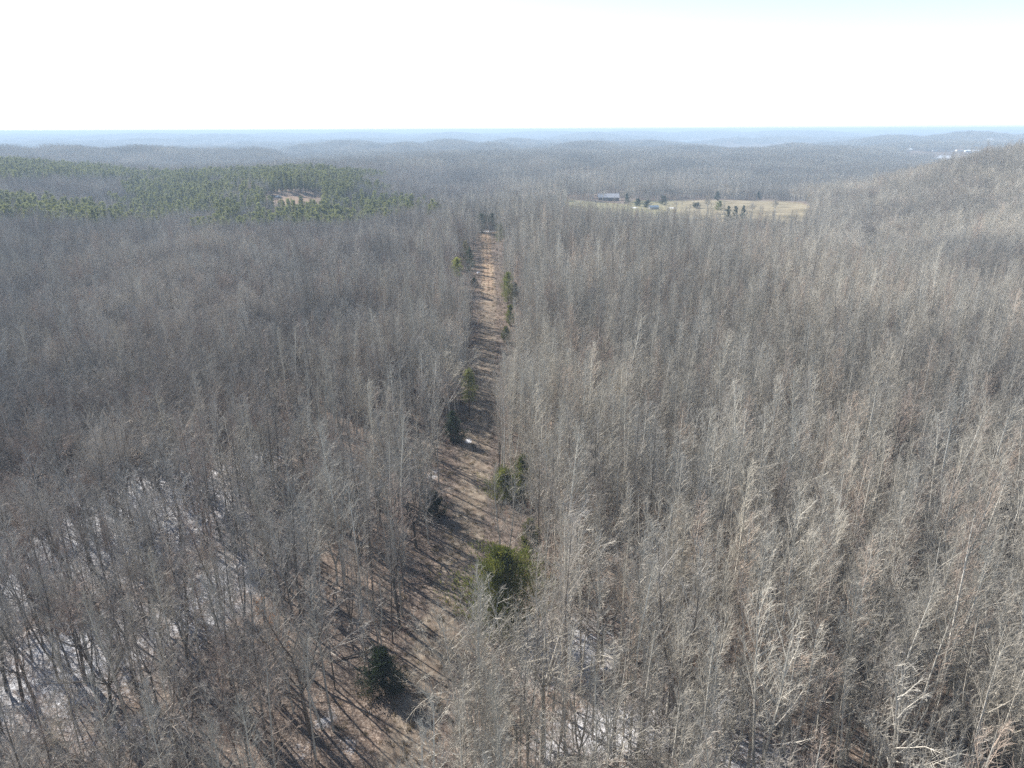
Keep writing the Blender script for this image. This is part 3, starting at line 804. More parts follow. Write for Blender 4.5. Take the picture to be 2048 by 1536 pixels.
def thick(S, k):
    S = np.array(S); S[:, 6:] *= k; return S
def bare_tree(X, Y, Z, rzv, s, i, dk, label, group, tl=(0, 0), sz=None, far=False):
    t = empty('bare_tree', (X, Y, Z), rzv, (s, s, sz or s), tl)
    if far and (i, 'far') not in MESH:
        Vt, Ft = tubes(thick(TREES[i][0], 1.9), 5); Vb, Fb = tubes(thick(TREES[i][1], 3.2), 3)
        MESH[(i, 'far')] = (mesh_from('trunk', Vt, Ft, [M['pale_bark']]), mesh_from('crown', Vb, Fb, [M['pale_twig']]))
    tr, cr = MESH[(i, 'far')] if far else MESH[(i, int(dk))]
    link('trunk', tr, t); link('crown', cr, t)
    return tag(t, label, 'tree', group)

def zone_label(i):
    """what the photo tells of a tree by where it stands"""
    a, b = cpx[i], cpy[i]
    kind = ('dark ' if dark[i] else 'pale ') + ('spreading' if oakish[i] else 'slender')
    left = x[i] < track_x(y[i])
    if off[i] < track_w(y[i]) + 4.5:
        where = 'left verge of the track' if left else 'right verge of the track'
        band = 'below the lowest dark cedar' if b > 1330 else 'level with the big cedar' if b > 1120 else 'short of the twin cedars' if b > 960 else 'past the twin cedars'
        return f'{kind} bare tree on the {where}, {band}', f'{kind} trees, {where}, {band}'
    if left:
        band = 'in the bottom left corner' if a < 330 and b > 1280 else 'on the snowy slope at the left edge' if a < 330 else 'by the snow patches left of centre' if a < 560 and b < 1280 else 'on the leafy floor at bottom left' if a < 560 else 'on sunlit litter left of the track'
    else:
        band = 'by the snow right of the big cedar' if a < 1260 and b < 1380 else 'at the bottom edge right of the track' if a < 1260 else 'near the orange beeches, bottom right of centre' if a < 1500 and b > 1200 else 'amid the dense right-hand stand' if a < 1760 and b < 1330 else 'at the bottom of the right-hand stand' if a < 1760 else 'in the bottom right corner' if b > 1300 else 'at the right edge of the dense stand'
    return f'{kind} bare tree {band}', f'{kind} trees {band}'

for i in order:
    lb, gp = zone_label(i)
    bare_tree(x[i], y[i], z[i] - .05, rz[i], sc[i], pick[i], dark[i], lb, gp, tuple(tilt[i]))

# single trees the photo picks out
def place(px_, py_): w, dd = ground_hit(px_, py_); return w
SPECIAL = [  # base px, base py, shape index, scale, dark, rotation, label
    (745, 1232, 1, .95, 1, .3, 'tall grey tree with steep twigs, second in from the track above the lowest cedar'),
    (783, 1296, 2, 1.0, 1, 1.2, 'slim dark-stemmed tree casting a long shadow over the track'),
    (960, 1560, 0, .98, 0, .8, 'lone pale tree standing in the open track at the bottom'),
    (620, 1480, 10, 1.15, 1, 2.2, 'large dark oak-like tree at a snow patch, bottom left of the track'),
    (1945, 1560, 9, 1.25, 0, 2.0, 'big pale tree with forked spreading limbs in the lower right corner'),
    (1255, 1500, 6, 1.0, 0, .5, 'tallest straight white-stemmed tree near the bottom, right of the snow'),
    (1490, 705, 10, 1.25, 0, .1, 'large round-crowned pale tree standing out of the right-hand stand'),
    (1640, 880, 9, 1.25, 0, 1.0, 'broad drooping-limbed tree over a dark hollow on the right'),
    (1735, 890, 11, 1.2, 0, 2.6, 'broad pale tree just right of the dark hollow'),
    (1090, 940, 1, 1.0, 0, 2.0, 'white-stemmed tree just behind the twin cedars'),
    (1230, 790, 4, 1.05, 0, 2.9, 'tall thin white stem right of the track beside orange beech leaves'),
    (2003, 432, 13, .9, 0, 1.0, 'bone-white leaning tree on the right-hand hillside'),
]
for bx, by, i, s, dk, r_, lb in SPECIAL:
    if by > 1536: w = flat_hit(bx, by); w[2] = H1(w[0], w[1])
    else: w = place(bx, by)
    bare_tree(w[0], w[1], w[2] - .05, r_, s, i, dk, lb, 'bare trees that stand out')

FIELD_T = [
    (1415, 427, 11, .95, 'bare tree with a tall fan crown at the near field edge'),
    (1446, 431, 5, .95, 'twin-stemmed bare tree in the pale field'),
    (1503, 428, 10, .62, 'low round-headed bare tree in the middle of the field'),
    (1546, 434, 13, .92, 'tall bare tree at the right of the pale field'),
    (1293, 413, 11, .80, 'broad bare tree over dark bushes beside the farm lane'),
    (1332, 410, 2, .70, 'small bare tree by the grey thicket in the field'),
    (1352, 417, 12, .45, 'short crooked bare tree in the field grass'),
    (1363, 418, 2, .5, 'short dark stump-like tree in the field grass'),
    (1264, 411, 4, .42, 'small white dead tree near the barn lane'),
    (1256, 412, 2, .36, 'smallest white dead tree near the barn lane'),
    (1612, 420, 11, .9, 'wide bare tree closing the right end of the field'),
    (1640, 424, 12, .85, 'bare tree beside the wide one at the right end of the field'),
    (1205, 402, 9, .75, 'bare tree in front of the barn gable'),
    (1250, 404, 10, .85, 'bare tree at the right end of the barn'),
    (1240, 403, 11, .7, 'low bare tree in front of the barn roof'),
]
def at_field(px_, py_, dd=None):
    w, dd = ground_hit(px_, py_); return w
for bx, by, i, s, lb in FIELD_T:
    w = at_field(bx, by)
    bare_tree(w[0], w[1], w[2] - .05, bx * .37, s, i, 0, lb, 'bare trees around the field', far=True)

# the rest of the bare wood
rest = bare & ~indiv
protos = []
for (T, B) in TREES: protos.append((*pack([(T, 5, 0), (B, 3, 1)]), None))
for nm, dk, lb in (('bare_woodland', 0, 'pale leafless wood of slender trees covering the ridge and right-hand hill'), ('dark_bare_woodland', 1, 'darker leafless wood covering the ground left of the track')):
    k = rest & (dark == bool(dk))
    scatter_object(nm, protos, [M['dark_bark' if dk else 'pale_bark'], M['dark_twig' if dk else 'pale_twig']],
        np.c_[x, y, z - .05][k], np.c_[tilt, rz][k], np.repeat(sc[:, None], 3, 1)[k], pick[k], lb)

# undergrowth near the track and in the nearer wood
ux, uy = jitter_grid(-260, 260, 14, 330, 2.7, rng)
kk = in_view(ux, uy) & (np.abs(ux - track_x(uy)) > track_w(uy) - .6) & (rng.rand(len(ux)) < .75)
ux, uy = ux[kk], uy[kk]
pick_u = rng.randint(0, len(SAP), len(ux)); su = rng.uniform(.6, 1.25, len(ux))
scatter_object('undergrowth', [(*pack([(T, 4, 0), (B, 3, 1)]), None) for T, B in SAP], [M['dark_bark'], M['brown_twig']],
    np.c_[ux, uy, height(ux, uy) - .05], np.c_[rng.normal(0, .06, (len(ux), 2)), rng.uniform(0, 6.28, len(ux))], np.repeat(su[:, None], 3, 1), pick_u,
    'thin leafless saplings and brush under the trees')

# far woods: each copy a stand of trees
def stand(seed, size=46, n=74, green=False):
    r = np.random.RandomState(seed); Vs, Fs, Ms, Ti, o = [], [], [], [], 0
    for _ in range(n):
        tx, ty = r.uniform(-size / 2, size / 2, 2); 
        S = np.array(far_tree(r, r.uniform(14, 20), r.uniform(2.2, 4.2)))
        S[:, [0, 3]] += tx; S[:, [1, 4]] += ty
        V, F = tubes(S, 3); Vs.append(V); Fs.append(F + o); Ms.append(np.ones(len(F), int)); Ti.append(np.full(len(V), r.rand())); o += len(V)
    return np.vstack(Vs), np.vstack(Fs), np.concatenate(Ms), np.concatenate(Ti)
fx, fy = [], []
for (r0, r1, s) in ((1120, 3600, 40), (3600, 7000, 52), (7000, 13000, 95)):
    a, b = jitter_grid(-r1, r1, 0, r1, s, rng); rr = np.hypot(a, b)
    k = (rr >= r0) & (rr < r1) & in_view(a, b, 1.12, 40); fx.append(a[k]); fy.append(b[k])
fx = np.concatenate(fx); fy = np.concatenate(fy); fz = height(fx, fy)
fpx, fpy, fd = project(fx, fy, fz)
def lake_mask(px, py, d):
    m = (px > 1850) & (px < 1992) & (py > 311) & (py < 324) & (d > 1700) & (d < 2300)          # pond and its rim
    m |= (px > 1795) & (px < 1990) & (np.abs(py - 306) < 4) & (d > 2200) & (d < 2600)
    m |= (np.abs(px - 400) < 45) & (np.abs(py - 296) < 1.6) & (d > 1300) & (d < 2100)
    return m
_, ftop, _ = project(fx, fy, fz + 19)
hide = (fpx > 1868) & (fpx < 1985) & (ftop < 321) & (fpy > 312) & (fd < 2300)                   # the pond is seen over the wood
hide |= (fpx > 1795) & (fpx < 1985) & (ftop < 306) & (fpy > 306) & (fd > 1500) & (fd < 2450)
k = ~lake_mask(fpx, fpy, fd) & ~hide & (fz > LAKE_Z + 2) & (wave(fx, fy, 300, 31) > -2.0)
fx, fy, fz, fd = fx[k], fy[k], fz[k], fd[k]
e = 14.0
sx_ = (height(fx + e, fy) - height(fx - e, fy)) / (2 * e); sy_ = (height(fx, fy + e) - height(fx, fy - e)) / (2 * e)
fs = np.where(fd > 7000, 2.0, np.where(fd > 3600, 1.15, 1.0))
scatter_object('distant_woodland', [stand(500 + i) for i in range(5)], [M['pale_bark'], M['pale_twig']],
    np.c_[fx, fy, fz - .3], np.c_[np.arctan(sy_), -np.arctan(sx_), np.zeros(len(fx))], np.c_[fs, fs, rng.uniform(.85, 1.15, len(fx))], rng.randint(0, 5, len(fx)),
    'hazy leafless forest rolling away to the horizon')

# ---------------------------------------------------------------- pines
PINE = [pine(np.random.RandomState(400 + i), h, w, n, b_, .8, .085) for i, (h, w, n, b_) in enumerate([(15, 5.0, 900, .30), (16, 5.6, 1000, .36), (13.5, 4.8, 850, .25), (14.5, 4.2, 800, .34)])]
pme = []
for T, B in PINE:
    V, F, mi = pack([(T, 4, 0), (B, 0, 1)]); pme.append((V, F, mi))
pmesh = [mesh_from('pine_tree', V, F, [M['pine_bark'], M['pine_needles']], mi) for V, F, mi in pme]
ip = np.nonzero(is_pine)[0]
psc = rng.uniform(.62, 1.2, len(x)) * low_sc; ppk = rng.randint(0, 4, len(x))
tpx, tpy, td = project(x, y, z + 13)
vis = ip[(tpx[ip] > 0) & (tpx[ip] < 2040)]
vis = vis[np.argsort(td[vis])][:270]
pind = np.zeros(len(x), bool); pind[vis] = True
def pine_zone(i):
    a, dd = px[i], d[i]
    if a < 290 and dd < 560: return 'green pine in the near block at the left edge', 'pines in the near left block'
    if dd < 640: return ('green pine in front of the brown clearing', 'pines in front of the clearing') if a < 690 else ('green pine in the tongue of pines right of the clearing', 'pines right of the clearing')
    return 'green pine on the ridge behind the brown clearing', 'pines behind the clearing'
for i in vis:
    o = link('pine_tree', pmesh[ppk[i]]); o.location = (x[i], y[i], z[i] - .05); o.rotation_euler = (0, 0, rz[i]); o.scale = (psc[i],) * 3
    lb, gp = pine_zone(i); tag(o, lb, 'pine tree', gp)
k = is_pine & ~pind
scatter_object('pine_plantation', [(V, F, mi, None) for V, F, mi in pme], [M['pine_bark'], M['pine_needles']], np.c_[x, y, z][k], np.c_[np.zeros((k.sum(), 2)), rz[k]],
    np.repeat(psc[k][:, None], 3, 1), ppk[k], 'green pine plantation spread over the hills to the left')

# ---------------------------------------------------------------- cedars, pines and beeches that stand alone
def evergreen(name, px_, py_, H, w, n, mat, label, group, seed, shape='cedar', low=.04, L=.42, r=.035, bare=.4, lean=(0, 0), cat='cedar tree'):
    wpt = place(px_, py_)
    rg = np.random.RandomState(seed)
    T, B = cedar(rg, H, w, n, L, r, low=low) if shape == 'cedar' else pine(rg, H, w, n, bare, L, r)
    t = empty(name, (wpt[0], wpt[1], wpt[2] - .05), seed * 1.3, tilt=lean)
    V, F = tubes(T, 5); link('trunk', mesh_from('trunk', V, F, [M['pine_bark']]), t)
    V, F = blades(B); link('crown', mesh_from('crown', V, F, [M[mat]]), t)
    return tag(t, label, cat, group)
G = 'evergreens along the track'
for a in [
    ('cedar_tree', 1006, 1262, 12.0, 10.5, 17000, 'cedar_needles', 'biggest bright green cedar on the right edge of the track', G, 1),
    ('cedar_tree', 1057, 1150, 9.0, 3.8, 6000, 'cedar_needles', 'narrow yellow-green cedar just behind the biggest one', G, 2),
    ('cedar_tree', 1046, 1000, 8.4, 5.6, 7000, 'cedar_needles', 'taller right-hand cedar of the pair halfway up the track', G, 3),
    ('cedar_tree', 1006, 998, 5.4, 6.2, 6000, 'cedar_needles', 'shorter bushy left-hand cedar of the pair halfway up the track', G, 4),
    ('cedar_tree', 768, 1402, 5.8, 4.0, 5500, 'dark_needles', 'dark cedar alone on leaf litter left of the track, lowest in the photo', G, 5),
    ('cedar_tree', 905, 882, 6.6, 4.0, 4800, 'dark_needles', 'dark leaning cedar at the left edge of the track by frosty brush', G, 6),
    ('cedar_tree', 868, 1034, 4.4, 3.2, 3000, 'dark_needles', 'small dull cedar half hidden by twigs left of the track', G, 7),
    ('cedar_tree', 1015, 606, 11.5, 6.6, 4600, 'cedar_needles', 'green cedar on the right edge far up the track', G, 8),
    ('cedar_tree', 1029, 608, 7.5, 4.4, 2600, 'dark_needles', 'darker cedar tucked behind the far green one', G, 9),
    ('cedar_tree', 1019, 652, 7.0, 3.4, 2600, 'cedar_needles', 'slim cedar below the far green one, right of the track', G, 10),
    ('cedar_tree', 1011, 686, 5.0, 3.0, 2200, 'cedar_needles', 'small cedar lowest of the far right-hand row', G, 11),
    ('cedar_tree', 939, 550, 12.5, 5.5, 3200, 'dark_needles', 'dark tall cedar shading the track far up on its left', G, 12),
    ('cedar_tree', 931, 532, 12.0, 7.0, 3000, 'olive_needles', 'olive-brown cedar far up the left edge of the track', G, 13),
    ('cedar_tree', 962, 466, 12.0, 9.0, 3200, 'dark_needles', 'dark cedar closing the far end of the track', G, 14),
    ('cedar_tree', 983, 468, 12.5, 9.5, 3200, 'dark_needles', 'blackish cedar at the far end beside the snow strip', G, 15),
    ('cedar_tree', 1001, 484, 10.0, 7.0, 2600, 'cedar_needles', 'green cedar at the far end, right of the bare dirt', G, 16),
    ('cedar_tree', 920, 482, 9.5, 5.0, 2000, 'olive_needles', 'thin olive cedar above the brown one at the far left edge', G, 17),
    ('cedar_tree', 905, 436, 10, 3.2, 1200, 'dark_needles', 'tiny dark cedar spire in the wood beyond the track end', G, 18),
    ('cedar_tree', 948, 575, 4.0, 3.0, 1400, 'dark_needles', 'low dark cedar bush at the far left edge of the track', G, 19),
]: evergreen(*a)
evergreen('pine_tree', 937, 834, 11.0, 5.2, 3600, 'pine_needles', 'lone green pine on a bare stem at the left edge of the track', G, 21, 'pine', L=.42, r=.03, bare=.36, cat='pine tree')
evergreen('pine_tree', 914, 588, 14.0, 6.0, 2600, 'yellow_needles', 'yellow-green pine on a long dark stem far up the left side', G, 22, 'pine', L=.5, r=.045, bare=.5, cat='pine tree')
evergreen('cedar_tree', 1746, 494, 9.5, 5.0, 2400, 'dark_needles', 'larger dark cedar at the foot of the right-hand hill', 'cedars on the right', 23)
evergreen('cedar_tree', 1727, 492, 5.5, 4.5, 1800, 'dark_needles', 'smaller dark cedar at the foot of the right-hand hill', 'cedars on the right', 24)
evergreen('cedar_tree', 1834, 512, 6, 4.0, 1800, 'olive_needles', 'olive cedar low on the right-hand hillside', 'cedars on the right', 25)
GF_ = 'cedars and bushes in the field'
for a in [(1454, 446, 13, 6.0, 'first of the three dark cedars below the field'), (1468, 447, 13, 6.0, 'middle of the three dark cedars below the field'), (1484, 447, 13.5, 6.0, 'third of the three dark cedars below the field')]:
    evergreen('cedar_tree', a[0], a[1], a[2], a[3], 1500, 'dark_needles', a[4], GF_, a[0], L=.8, r=.09)
for bx, by, H, w, mt, lb in [(1391, 418, 4.2, 9.0, 'dark_needles', 'wide low dark bush at the left of the pale field'), (1437, 422, 8.5, 7.5, 'cedar_needles', 'rounded greenish bush between the field trees'),
        (1275, 413, 7, 8, 'dark_needles', 'dark evergreen bush beside the farm lane'), (1293, 416, 6.5, 9, 'dark_needles', 'dark evergreen bush next to the blue-roofed shed'),
        (1326, 411, 9, 9, 'dark_needles', 'dark evergreen thicket below the small field tree'), (1253, 408, 10, 6, 'dark_needles', 'dark evergreen behind the white dead trees')]:
    evergreen('evergreen_bush', bx, by, H, w, 1300, mt, lb, GF_, bx, low=.02, L=.8, r=.10, cat='bush')
for bx, by, lb in [(1434, 403, 'dark spire at the far edge of the field, left'), (1516, 401, 'dark spire at the far edge of the field, right')]:
    evergreen('cedar_tree', bx, by, 10, 6, 1000, 'dark_needles', lb, GF_, bx, L=.9, r=.1)

def beech(px_, py_, H, w, seed, label):
    wpt = place(px_, py_); rg = np.random.RandomState(seed)
    T, B = sapling(rg, H)
    t = empty('beech_sapling', (wpt[0], wpt[1], wpt[2] - .05), seed)
    V, F = tubes(np.vstack([T, B]), 4); link('trunk', mesh_from('trunk', V, F, [M['dark_bark']]), t)
    B = np.array(B); k = rg.randint(0, len(B), 420); s = rg.uniform(.2, 1.2, 420)[:, None]
    pts = B[k, :3] + (B[k, 3:6] - B[k, :3]) * s + rg.normal(0, .12, (420, 3))
    V, F = tubes(spikes(rg, pts, rg.normal(0, 1, (420, 3)) - np.array([0, 0, .4]), .13, .05), 0) if False else blades(spikes(rg, pts, rg.normal(0, 1, (420, 3)) - np.array([0, 0, .4]), .13, .05))
    link('crown', mesh_from('crown', V, F, [M['dry_leaves']]), t)
    return tag(t, label, 'sapling', 'beech saplings still in dry leaf')
for n_, a in enumerate([(1342, 1350, 4.2, 3, 'largest orange beech sapling, amid white stems at the bottom right of centre'), (1312, 1325, 3.2, 3, 'orange beech sapling up and left of the largest one'), (1385, 1375, 3.0, 3, 'small orange beech sapling right of the largest one'),
        (545, 1275, 5, 3, 'rusty beech sapling among dark trunks, lower left'), (560, 1325, 4, 3, 'rusty beech sapling below the other at lower left'), (1196, 812, 5, 3, 'orange beech sapling right of the track by a thin white stem'),
        (735, 800, 5, 3, 'tan beech sapling left of the lone pine'), (708, 760, 4.5, 3, 'tan beech sapling farther back left of the lone pine'), (300, 950, 4, 3, 'orange beech sapling among snow patches at left')]):
    beech(a[0], a[1], a[2], a[3], 60 + n_, a[4])

def log(px_, py_, L, r, ang_, mat, label):
    wpt = place(px_, py_); rg = np.random.RandomState(int(px_))
    T = []; B = []
    pts, dd = branch(rg, np.array([-L / 2, 0, r]), np.array([1., 0, 0]), L, r, 6, T, .0, .03, .55)
    for _ in range(5):
        q = pts[rg.randint(2, 6)]; branch(rg, q, unit(np.array([.6, rg.normal(0, .8), rg.uniform(.1, .7)])), rg.uniform(.6, 1.8), r * .3, 2, B, 0, .1)
    t = empty('fallen_log', (wpt[0], wpt[1], wpt[2] + .02), ang_)
    V, F = tubes(T, 7); link('trunk', mesh_from('trunk', V, F, [M[mat]]), t)
    V, F = tubes(B, 4); link('branch', mesh_from('branch', V, F, [M[mat]]), t)
    return tag(t, label, 'log', 'fallen logs')
log(205, 1026, 9, .2, .05, 'log_bark', 'dark fallen log lying across the snow at left')
log(1176, 1356, 5, .14, -.5, 'pale_log', 'pale broken log on the ground right of the track')
log(705, 1330, 5, .13, .4, 'log_bark', 'dark fallen log on leaf litter left of the lowest cedar')
log(460, 1330, 6, .15, .3, 'log_bark', 'fallen log under the rusty saplings at lower left')

# ---------------------------------------------------------------- buildings and vehicles
def box(x0, x1, y0, y1, z0, z1):
    V = np.array([(a, b, c) for a in (x0, x1) for b in (y0, y1) for c in (z0, z1)], float)
    return V, np.array([(0, 1, 3, 2), (4, 6, 7, 5), (0, 4, 5, 1), (2, 3, 7, 6), (0, 2, 6, 4), (1, 5, 7, 3)])
def merge(ms):
    Vs, Fs, o = [], [], 0
    for V, F in ms: Vs.append(V); Fs.append(F + o); o += len(V)
    return np.vstack(Vs), np.vstack(Fs)
def gable_roof(L, D, z0, rise, eave=.5, th=.18):
    a, b = L / 2 + eave, D / 2 + eave
    V = []
    for dz in (th, 0):
        V += [(-a, -b, z0 + dz - eave * rise / (D / 2)), (a, -b, z0 + dz - eave * rise / (D / 2)), (-a, 0, z0 + rise + dz), (a, 0, z0 + rise + dz), (-a, b, z0 + dz - eave * rise / (D / 2)), (a, b, z0 + dz - eave * rise / (D / 2))]
    F = [(0, 1, 3, 2), (2, 3, 5, 4), (7, 6, 8, 9), (9, 8, 10, 11), (0, 6, 7, 1), (4, 5, 11, 10), (0, 2, 8, 6), (2, 4, 10, 8), (1, 7, 9, 3), (3, 9, 11, 5)]
    return np.array(V, float), np.array(F)
def gable_walls(L, D, z0, h, rise):
    a, b = L / 2, D / 2
    V = np.array([(-a, -b, -1), (a, -b, -1), (a, b, -1), (-a, b, -1), (-a, -b, h), (a, -b, h), (a, b, h), (-a, b, h), (-a, 0, h + rise - .02), (a, 0, h + rise - .02), (-a, 0, h), (a, 0, h)], float)
    F = [(0, 1, 5, 4), (1, 2, 6, 5), (2, 3, 7, 6), (3, 0, 4, 7), (4, 10, 8, 8), (10, 7, 8, 8), (5, 9, 11, 11), (11, 9, 6, 6)]
    F = [f for f in F]
    return V, np.array(F[:4]), [(4, 8, 7), (5, 6, 9)]
def building(name, w, rz_, L, D, h, rise, wall, roof, label, cat, group=None, openings=True):
    t = empty(name, w, rz_)
    V, F, tri = gable_walls(L, D, 0, h, rise)
    me = bpy.data.meshes.new('wall'); me.from_pydata(V.tolist(), [], [tuple(f) for f in F.tolist()] + tri); me.materials.append(M[wall]); link('wall', me, t)
    V, F = gable_roof(L, D, h + .02, rise); link('roof', mesh_from('roof', V, F, [M[roof]]), t)
    if openings:
        for s in (-.3, .05, .32):
            V, F = box(L * s - .55, L * s + .55, -D / 2 - .04, -D / 2 + .02, 1.0, min(h - .4, 2.3)); link('window', mesh_from('window', V, F, [M['car_glass']]), t)
        V, F = box(-L * .14 - .5, -L * .14 + .5, -D / 2 - .05, -D / 2 + .02, 0, 2.1); link('door', mesh_from('door', V, F, [M['dark_roof']]), t)
    return tag(t, label, cat, group)
w = place(1216, 402)
barn = building('barn', w, -.04, 23, 11, 4.0, 3.6, 'old_boards', 'tin_roof', 'long dark barn with a pale tin roof at the edge of the field', 'barn', openings=False)
V, F = box(-2, 2, -5.56, -5.48, 0, 3.3); link('door', mesh_from('door', V, F, [M['dark_roof']]), barn)
w = place(1306, 419)
shed = building('shed', w, .25, 9, 4.5, 2.0, 1.3, 'grey_wall', 'blue_roof', 'small low shed with a blue roof beside dark bushes', 'shed', openings=False)
V, F = box(-.6, .6, -2.31, -2.23, 0, 1.8); link('door', mesh_from('door', V, F, [M['dark_roof']]), shed)

GH = 'houses across the far pond'
for bx, by, L, D, wl, rf, r_, lb in [
    (1800, 303.5, 15, 9, 'white_wall', 'dark_roof', .1, 'white house farthest left on the pond road'), (1818, 304.5, 13, 8, 'grey_wall', 'white_roof', -.1, 'pale-roofed house second from the left on the pond road'),
    (1853, 305, 12, 8, 'grey_wall', 'white_roof', .2, 'grey house midway along the pond road'), (1869, 305.5, 14, 9, 'white_wall', 'dark_roof', 0, 'white dark-roofed house midway along the pond road'),
    (1917, 306, 20, 10, 'white_wall', 'brown_roof', .1, 'tan-roofed house straight above the pond'), (1934, 307, 16, 9, 'white_wall', 'white_roof', -.15, 'white low house right of the tan-roofed one'),
    (1952, 307.5, 24, 8, 'grey_wall', 'white_roof', 0, 'longest pale building at the right of the pond road'), (1964, 308, 12, 8, 'white_wall', 'dark_roof', .2, 'last white house before the right-hand hill')]:
    building('house', place(bx, by), r_, L, D, 3.4, 2.4, wl, rf, lb, 'house', GH)
for bx, by, L, lb in [(1978, 290, 22, 'white building alone on the far ridge slope'), (1874, 269.5, 34, 'white building on the crest of the far ridge, left'), (1904, 267, 40, 'white building on the crest of the far ridge, right')]:
    w = place(bx, by); w[2] += 9
    building('house', w, 0, L, 12, 6, 3, 'white_wall', 'white_roof', lb, 'house', 'white buildings on the far ridge')

def pickup(w, rz_, paint, label):
    t = empty('pickup_truck', w, rz_)
    V, F = merge([box(-2.8, 2.8, -.95, .95, .55, 1.05), box(.9, 2.75, -.9, .9, 1.05, 1.28), box(-2.75, -.72, -.93, -.83, 1.05, 1.45), box(-2.75, -.72, .83, .93, 1.05, 1.45), box(-2.8, -2.72, -.93, .93, 1.05, 1.45)])
    link('body', mesh_from('body', V, F, [M[paint]]), t)
    V, F = box(-.7, .95, -.88, .88, 1.05, 1.95); V[V[:, 2] > 1.5] *= (.8, .86, 1)
    link('cabin', mesh_from('cabin', V, F, [M[paint]]), t)
    V, F = box(-.6, .85, -.9, .9, 1.3, 1.8); V[V[:, 2] > 1.5] *= (.86, .9, 1)
    link('window', mesh_from('window', V, F, [M['car_glass']]), t)
    for sx in (-1.8, 1.8):
        for sy in (-.9, .9):
            V, F = tubes([(sx, sy - .13, .4, sx, sy + .13, .4, .4, .4), (sx, sy - .14, .4, sx, sy - .13, .4, .01, .4), (sx, sy + .13, .4, sx, sy + .14, .4, .4, .01)], 14)
            link('wheel', mesh_from('wheel', V, F, [M['tyre']]), t)
    for sy in (-.7, .7):
        V, F = box(2.79, 2.83, sy - .18, sy + .18, .8, .98); link('headlight', mesh_from('headlight', V, F, [M['white_paint']]), t)
    return tag(t, label, 'truck', 'trucks by the pine clearing')
# fallen sticks and dry grass on the floor near the track
gx_, gy_ = jitter_grid(-110, 110, 30, 260, 2.2, rng)
kk = in_view(gx_, gy_, 1.0, 4) & (rng.rand(len(gx_)) < .8); gx_, gy_ = gx_[kk], gy_[kk]
scatter_object('fallen_sticks', [(*pack([(T, 4, 0), (B, 3, 1)]), None) for T, B in SAP], [M['dark_bark'], M['pale_twig']],
    np.c_[gx_, gy_, height(gx_, gy_) + .08], np.c_[R(88) + rng.normal(0, .05, len(gx_)), np.zeros(len(gx_)), rng.uniform(0, 6.28, len(gx_))],
    np.repeat(rng.uniform(.25, .62, len(gx_))[:, None], 3, 1) * np.array([1, .5, 1]), rng.randint(0, 4, len(gx_)), 'fallen sticks and branches strewn over the leaf litter')
def tuft(seed):
    r = np.random.RandomState(seed); p = np.c_[r.normal(0, .16, (26, 2)), np.full(26, -.02)]
    V, F = blades(spikes(r, p, np.c_[r.normal(0, .45, (26, 2)), np.ones(26)], .38, .018)); return V, F, np.zeros(len(F), int), None
ty_ = rng.uniform(35, T_END, 3400); tx_ = track_x(ty_) + rng.normal(0, 1, 3400) * 4.4
kk = (np.abs(np.abs(tx_ - track_x(ty_)) - .95) > .35); tx_, ty_ = tx_[kk], ty_[kk]
scatter_object('dry_grass', [tuft(700 + i) for i in range(3)], [M['dry_grass']], np.c_[tx_, ty_, height(tx_, ty_) + .04], np.c_[np.zeros((len(tx_), 2)), rng.uniform(0, 6.28, len(tx_))],
    np.repeat(rng.uniform(.5, 1.3, len(tx_))[:, None], 3, 1), rng.randint(0, 3, len(tx_)), 'dry winter grass growing along the track')

pickup(place(548, 394), .15, 'dark_paint', 'dark pickup truck at the left end of the brown clearing')
pickup(place(556, 394.5), 1.2, 'white_paint', 'white pickup truck parked behind the dark one')

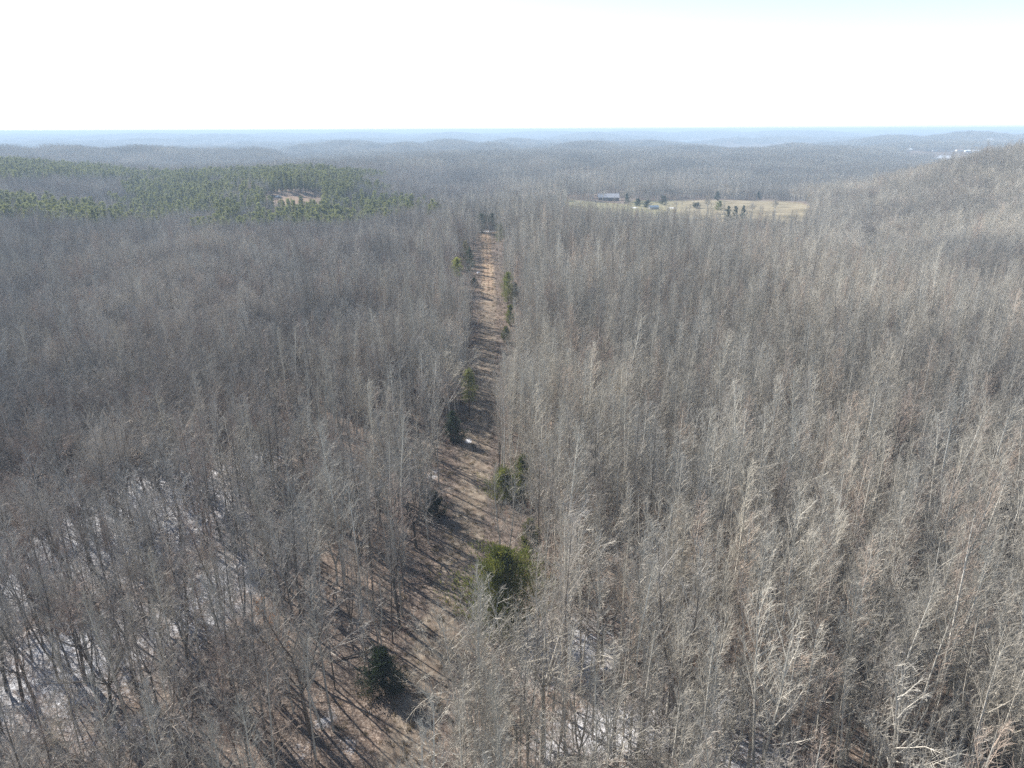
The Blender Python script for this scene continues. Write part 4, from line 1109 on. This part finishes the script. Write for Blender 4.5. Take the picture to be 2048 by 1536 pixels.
# board fence along the far side of the field
fe = empty('fence', place(1460, 401))
f0, f1 = place(1462, 401.5), place(1498, 402)
vec = f1 - f0; base = f0 - np.array(fe.location)
S = []
for zz in (.6, 1.2): S.append((*(base + [0, 0, zz]), *(base + vec + [0, 0, zz]), .09, .09))
V, F = tubes(S, 4); link('rail', mesh_from('rail', V, F, [M['fence_rail']]), fe)
for q in np.linspace(0, 1, 9):
    p = base + vec * q
    V, F = tubes([(*(p - [0, 0, .3]), *(p + [0, 0, 1.4]), .11, .11)], 4); link('post', mesh_from('post', V, F, [M['fence_rail']]), fe)
tag(fe, 'low rail fence along the far edge of the pale field', 'fence')

# ---------------------------------------------------------------- water
def sheet(name, px0, px1, py0, py1, zf, mat, label, wob=.12):
    n = 40; V = []
    def pt(px_, py_): return flat_hit(px_, py_, zf)
    r = np.random.RandomState(3)
    for i in range(n):
        a = 6.283 * i / n; k = 1 + wob * math.sin(3 * a + 1) + wob * .6 * math.sin(5 * a)
        w = pt((px0 + px1) / 2 + math.cos(a) * (px1 - px0) / 2 * k, (py0 + py1) / 2 + math.sin(a) * (py1 - py0) / 2 * k); V.append(w)
    me = bpy.data.meshes.new(name); me.from_pydata([tuple(v) for v in V], [], [tuple(range(n))[::-1]]); me.materials.append(M[mat])
    return tag(link(name, me), label, None, None, 'structure')
pz = max(H1(*place(1920, 317)[:2]), H1(*place(1890, 318)[:2])) + 1.0
sheet('pond', 1862, 1985, 312.5, 322, pz, 'ice', 'pale frozen pond behind the right-hand hill')

for n_, (cx, cy, hw, hh) in enumerate(LAKES):
    sheet('lake', cx - hw, cx + hw, cy - hh, cy + hh, LAKE_Z, 'water', ['bright strip of lake below the far ridges, right of centre', 'thin strip of lake behind the wooded hump', 'wide lake arm at the right end of the horizon', 'thin lake strip at the left of the horizon'][n_], .05)

# ---------------------------------------------------------------- haze
hb = box(-21000, 21000, -400, 23500, float(GZ.min()) - 1, 80.0)
hm = bpy.data.materials.new('haze'); hm.use_nodes = True
ht = hm.node_tree; ht.nodes.clear()
ho = ht.nodes.new('ShaderNodeOutputMaterial'); pv = ht.nodes.new('ShaderNodeVolumePrincipled')
pv.inputs['Color'].default_value = (.54, .70, .88, 1); pv.inputs['Density'].default_value = 2.4e-4; pv.inputs['Anisotropy'].default_value = 0.0
ht.links.new(pv.outputs[0], ho.inputs['Volume'])
haze = link('haze', mesh_from('haze', hb[0], hb[1], [hm]))
tag(haze, 'thin blue winter haze over the far hills', None, None, 'stuff')
print('trees', len(x), 'indiv', indiv.sum(), 'pines', is_pine.sum(), 'far', len(fx), 'under', len(ux))
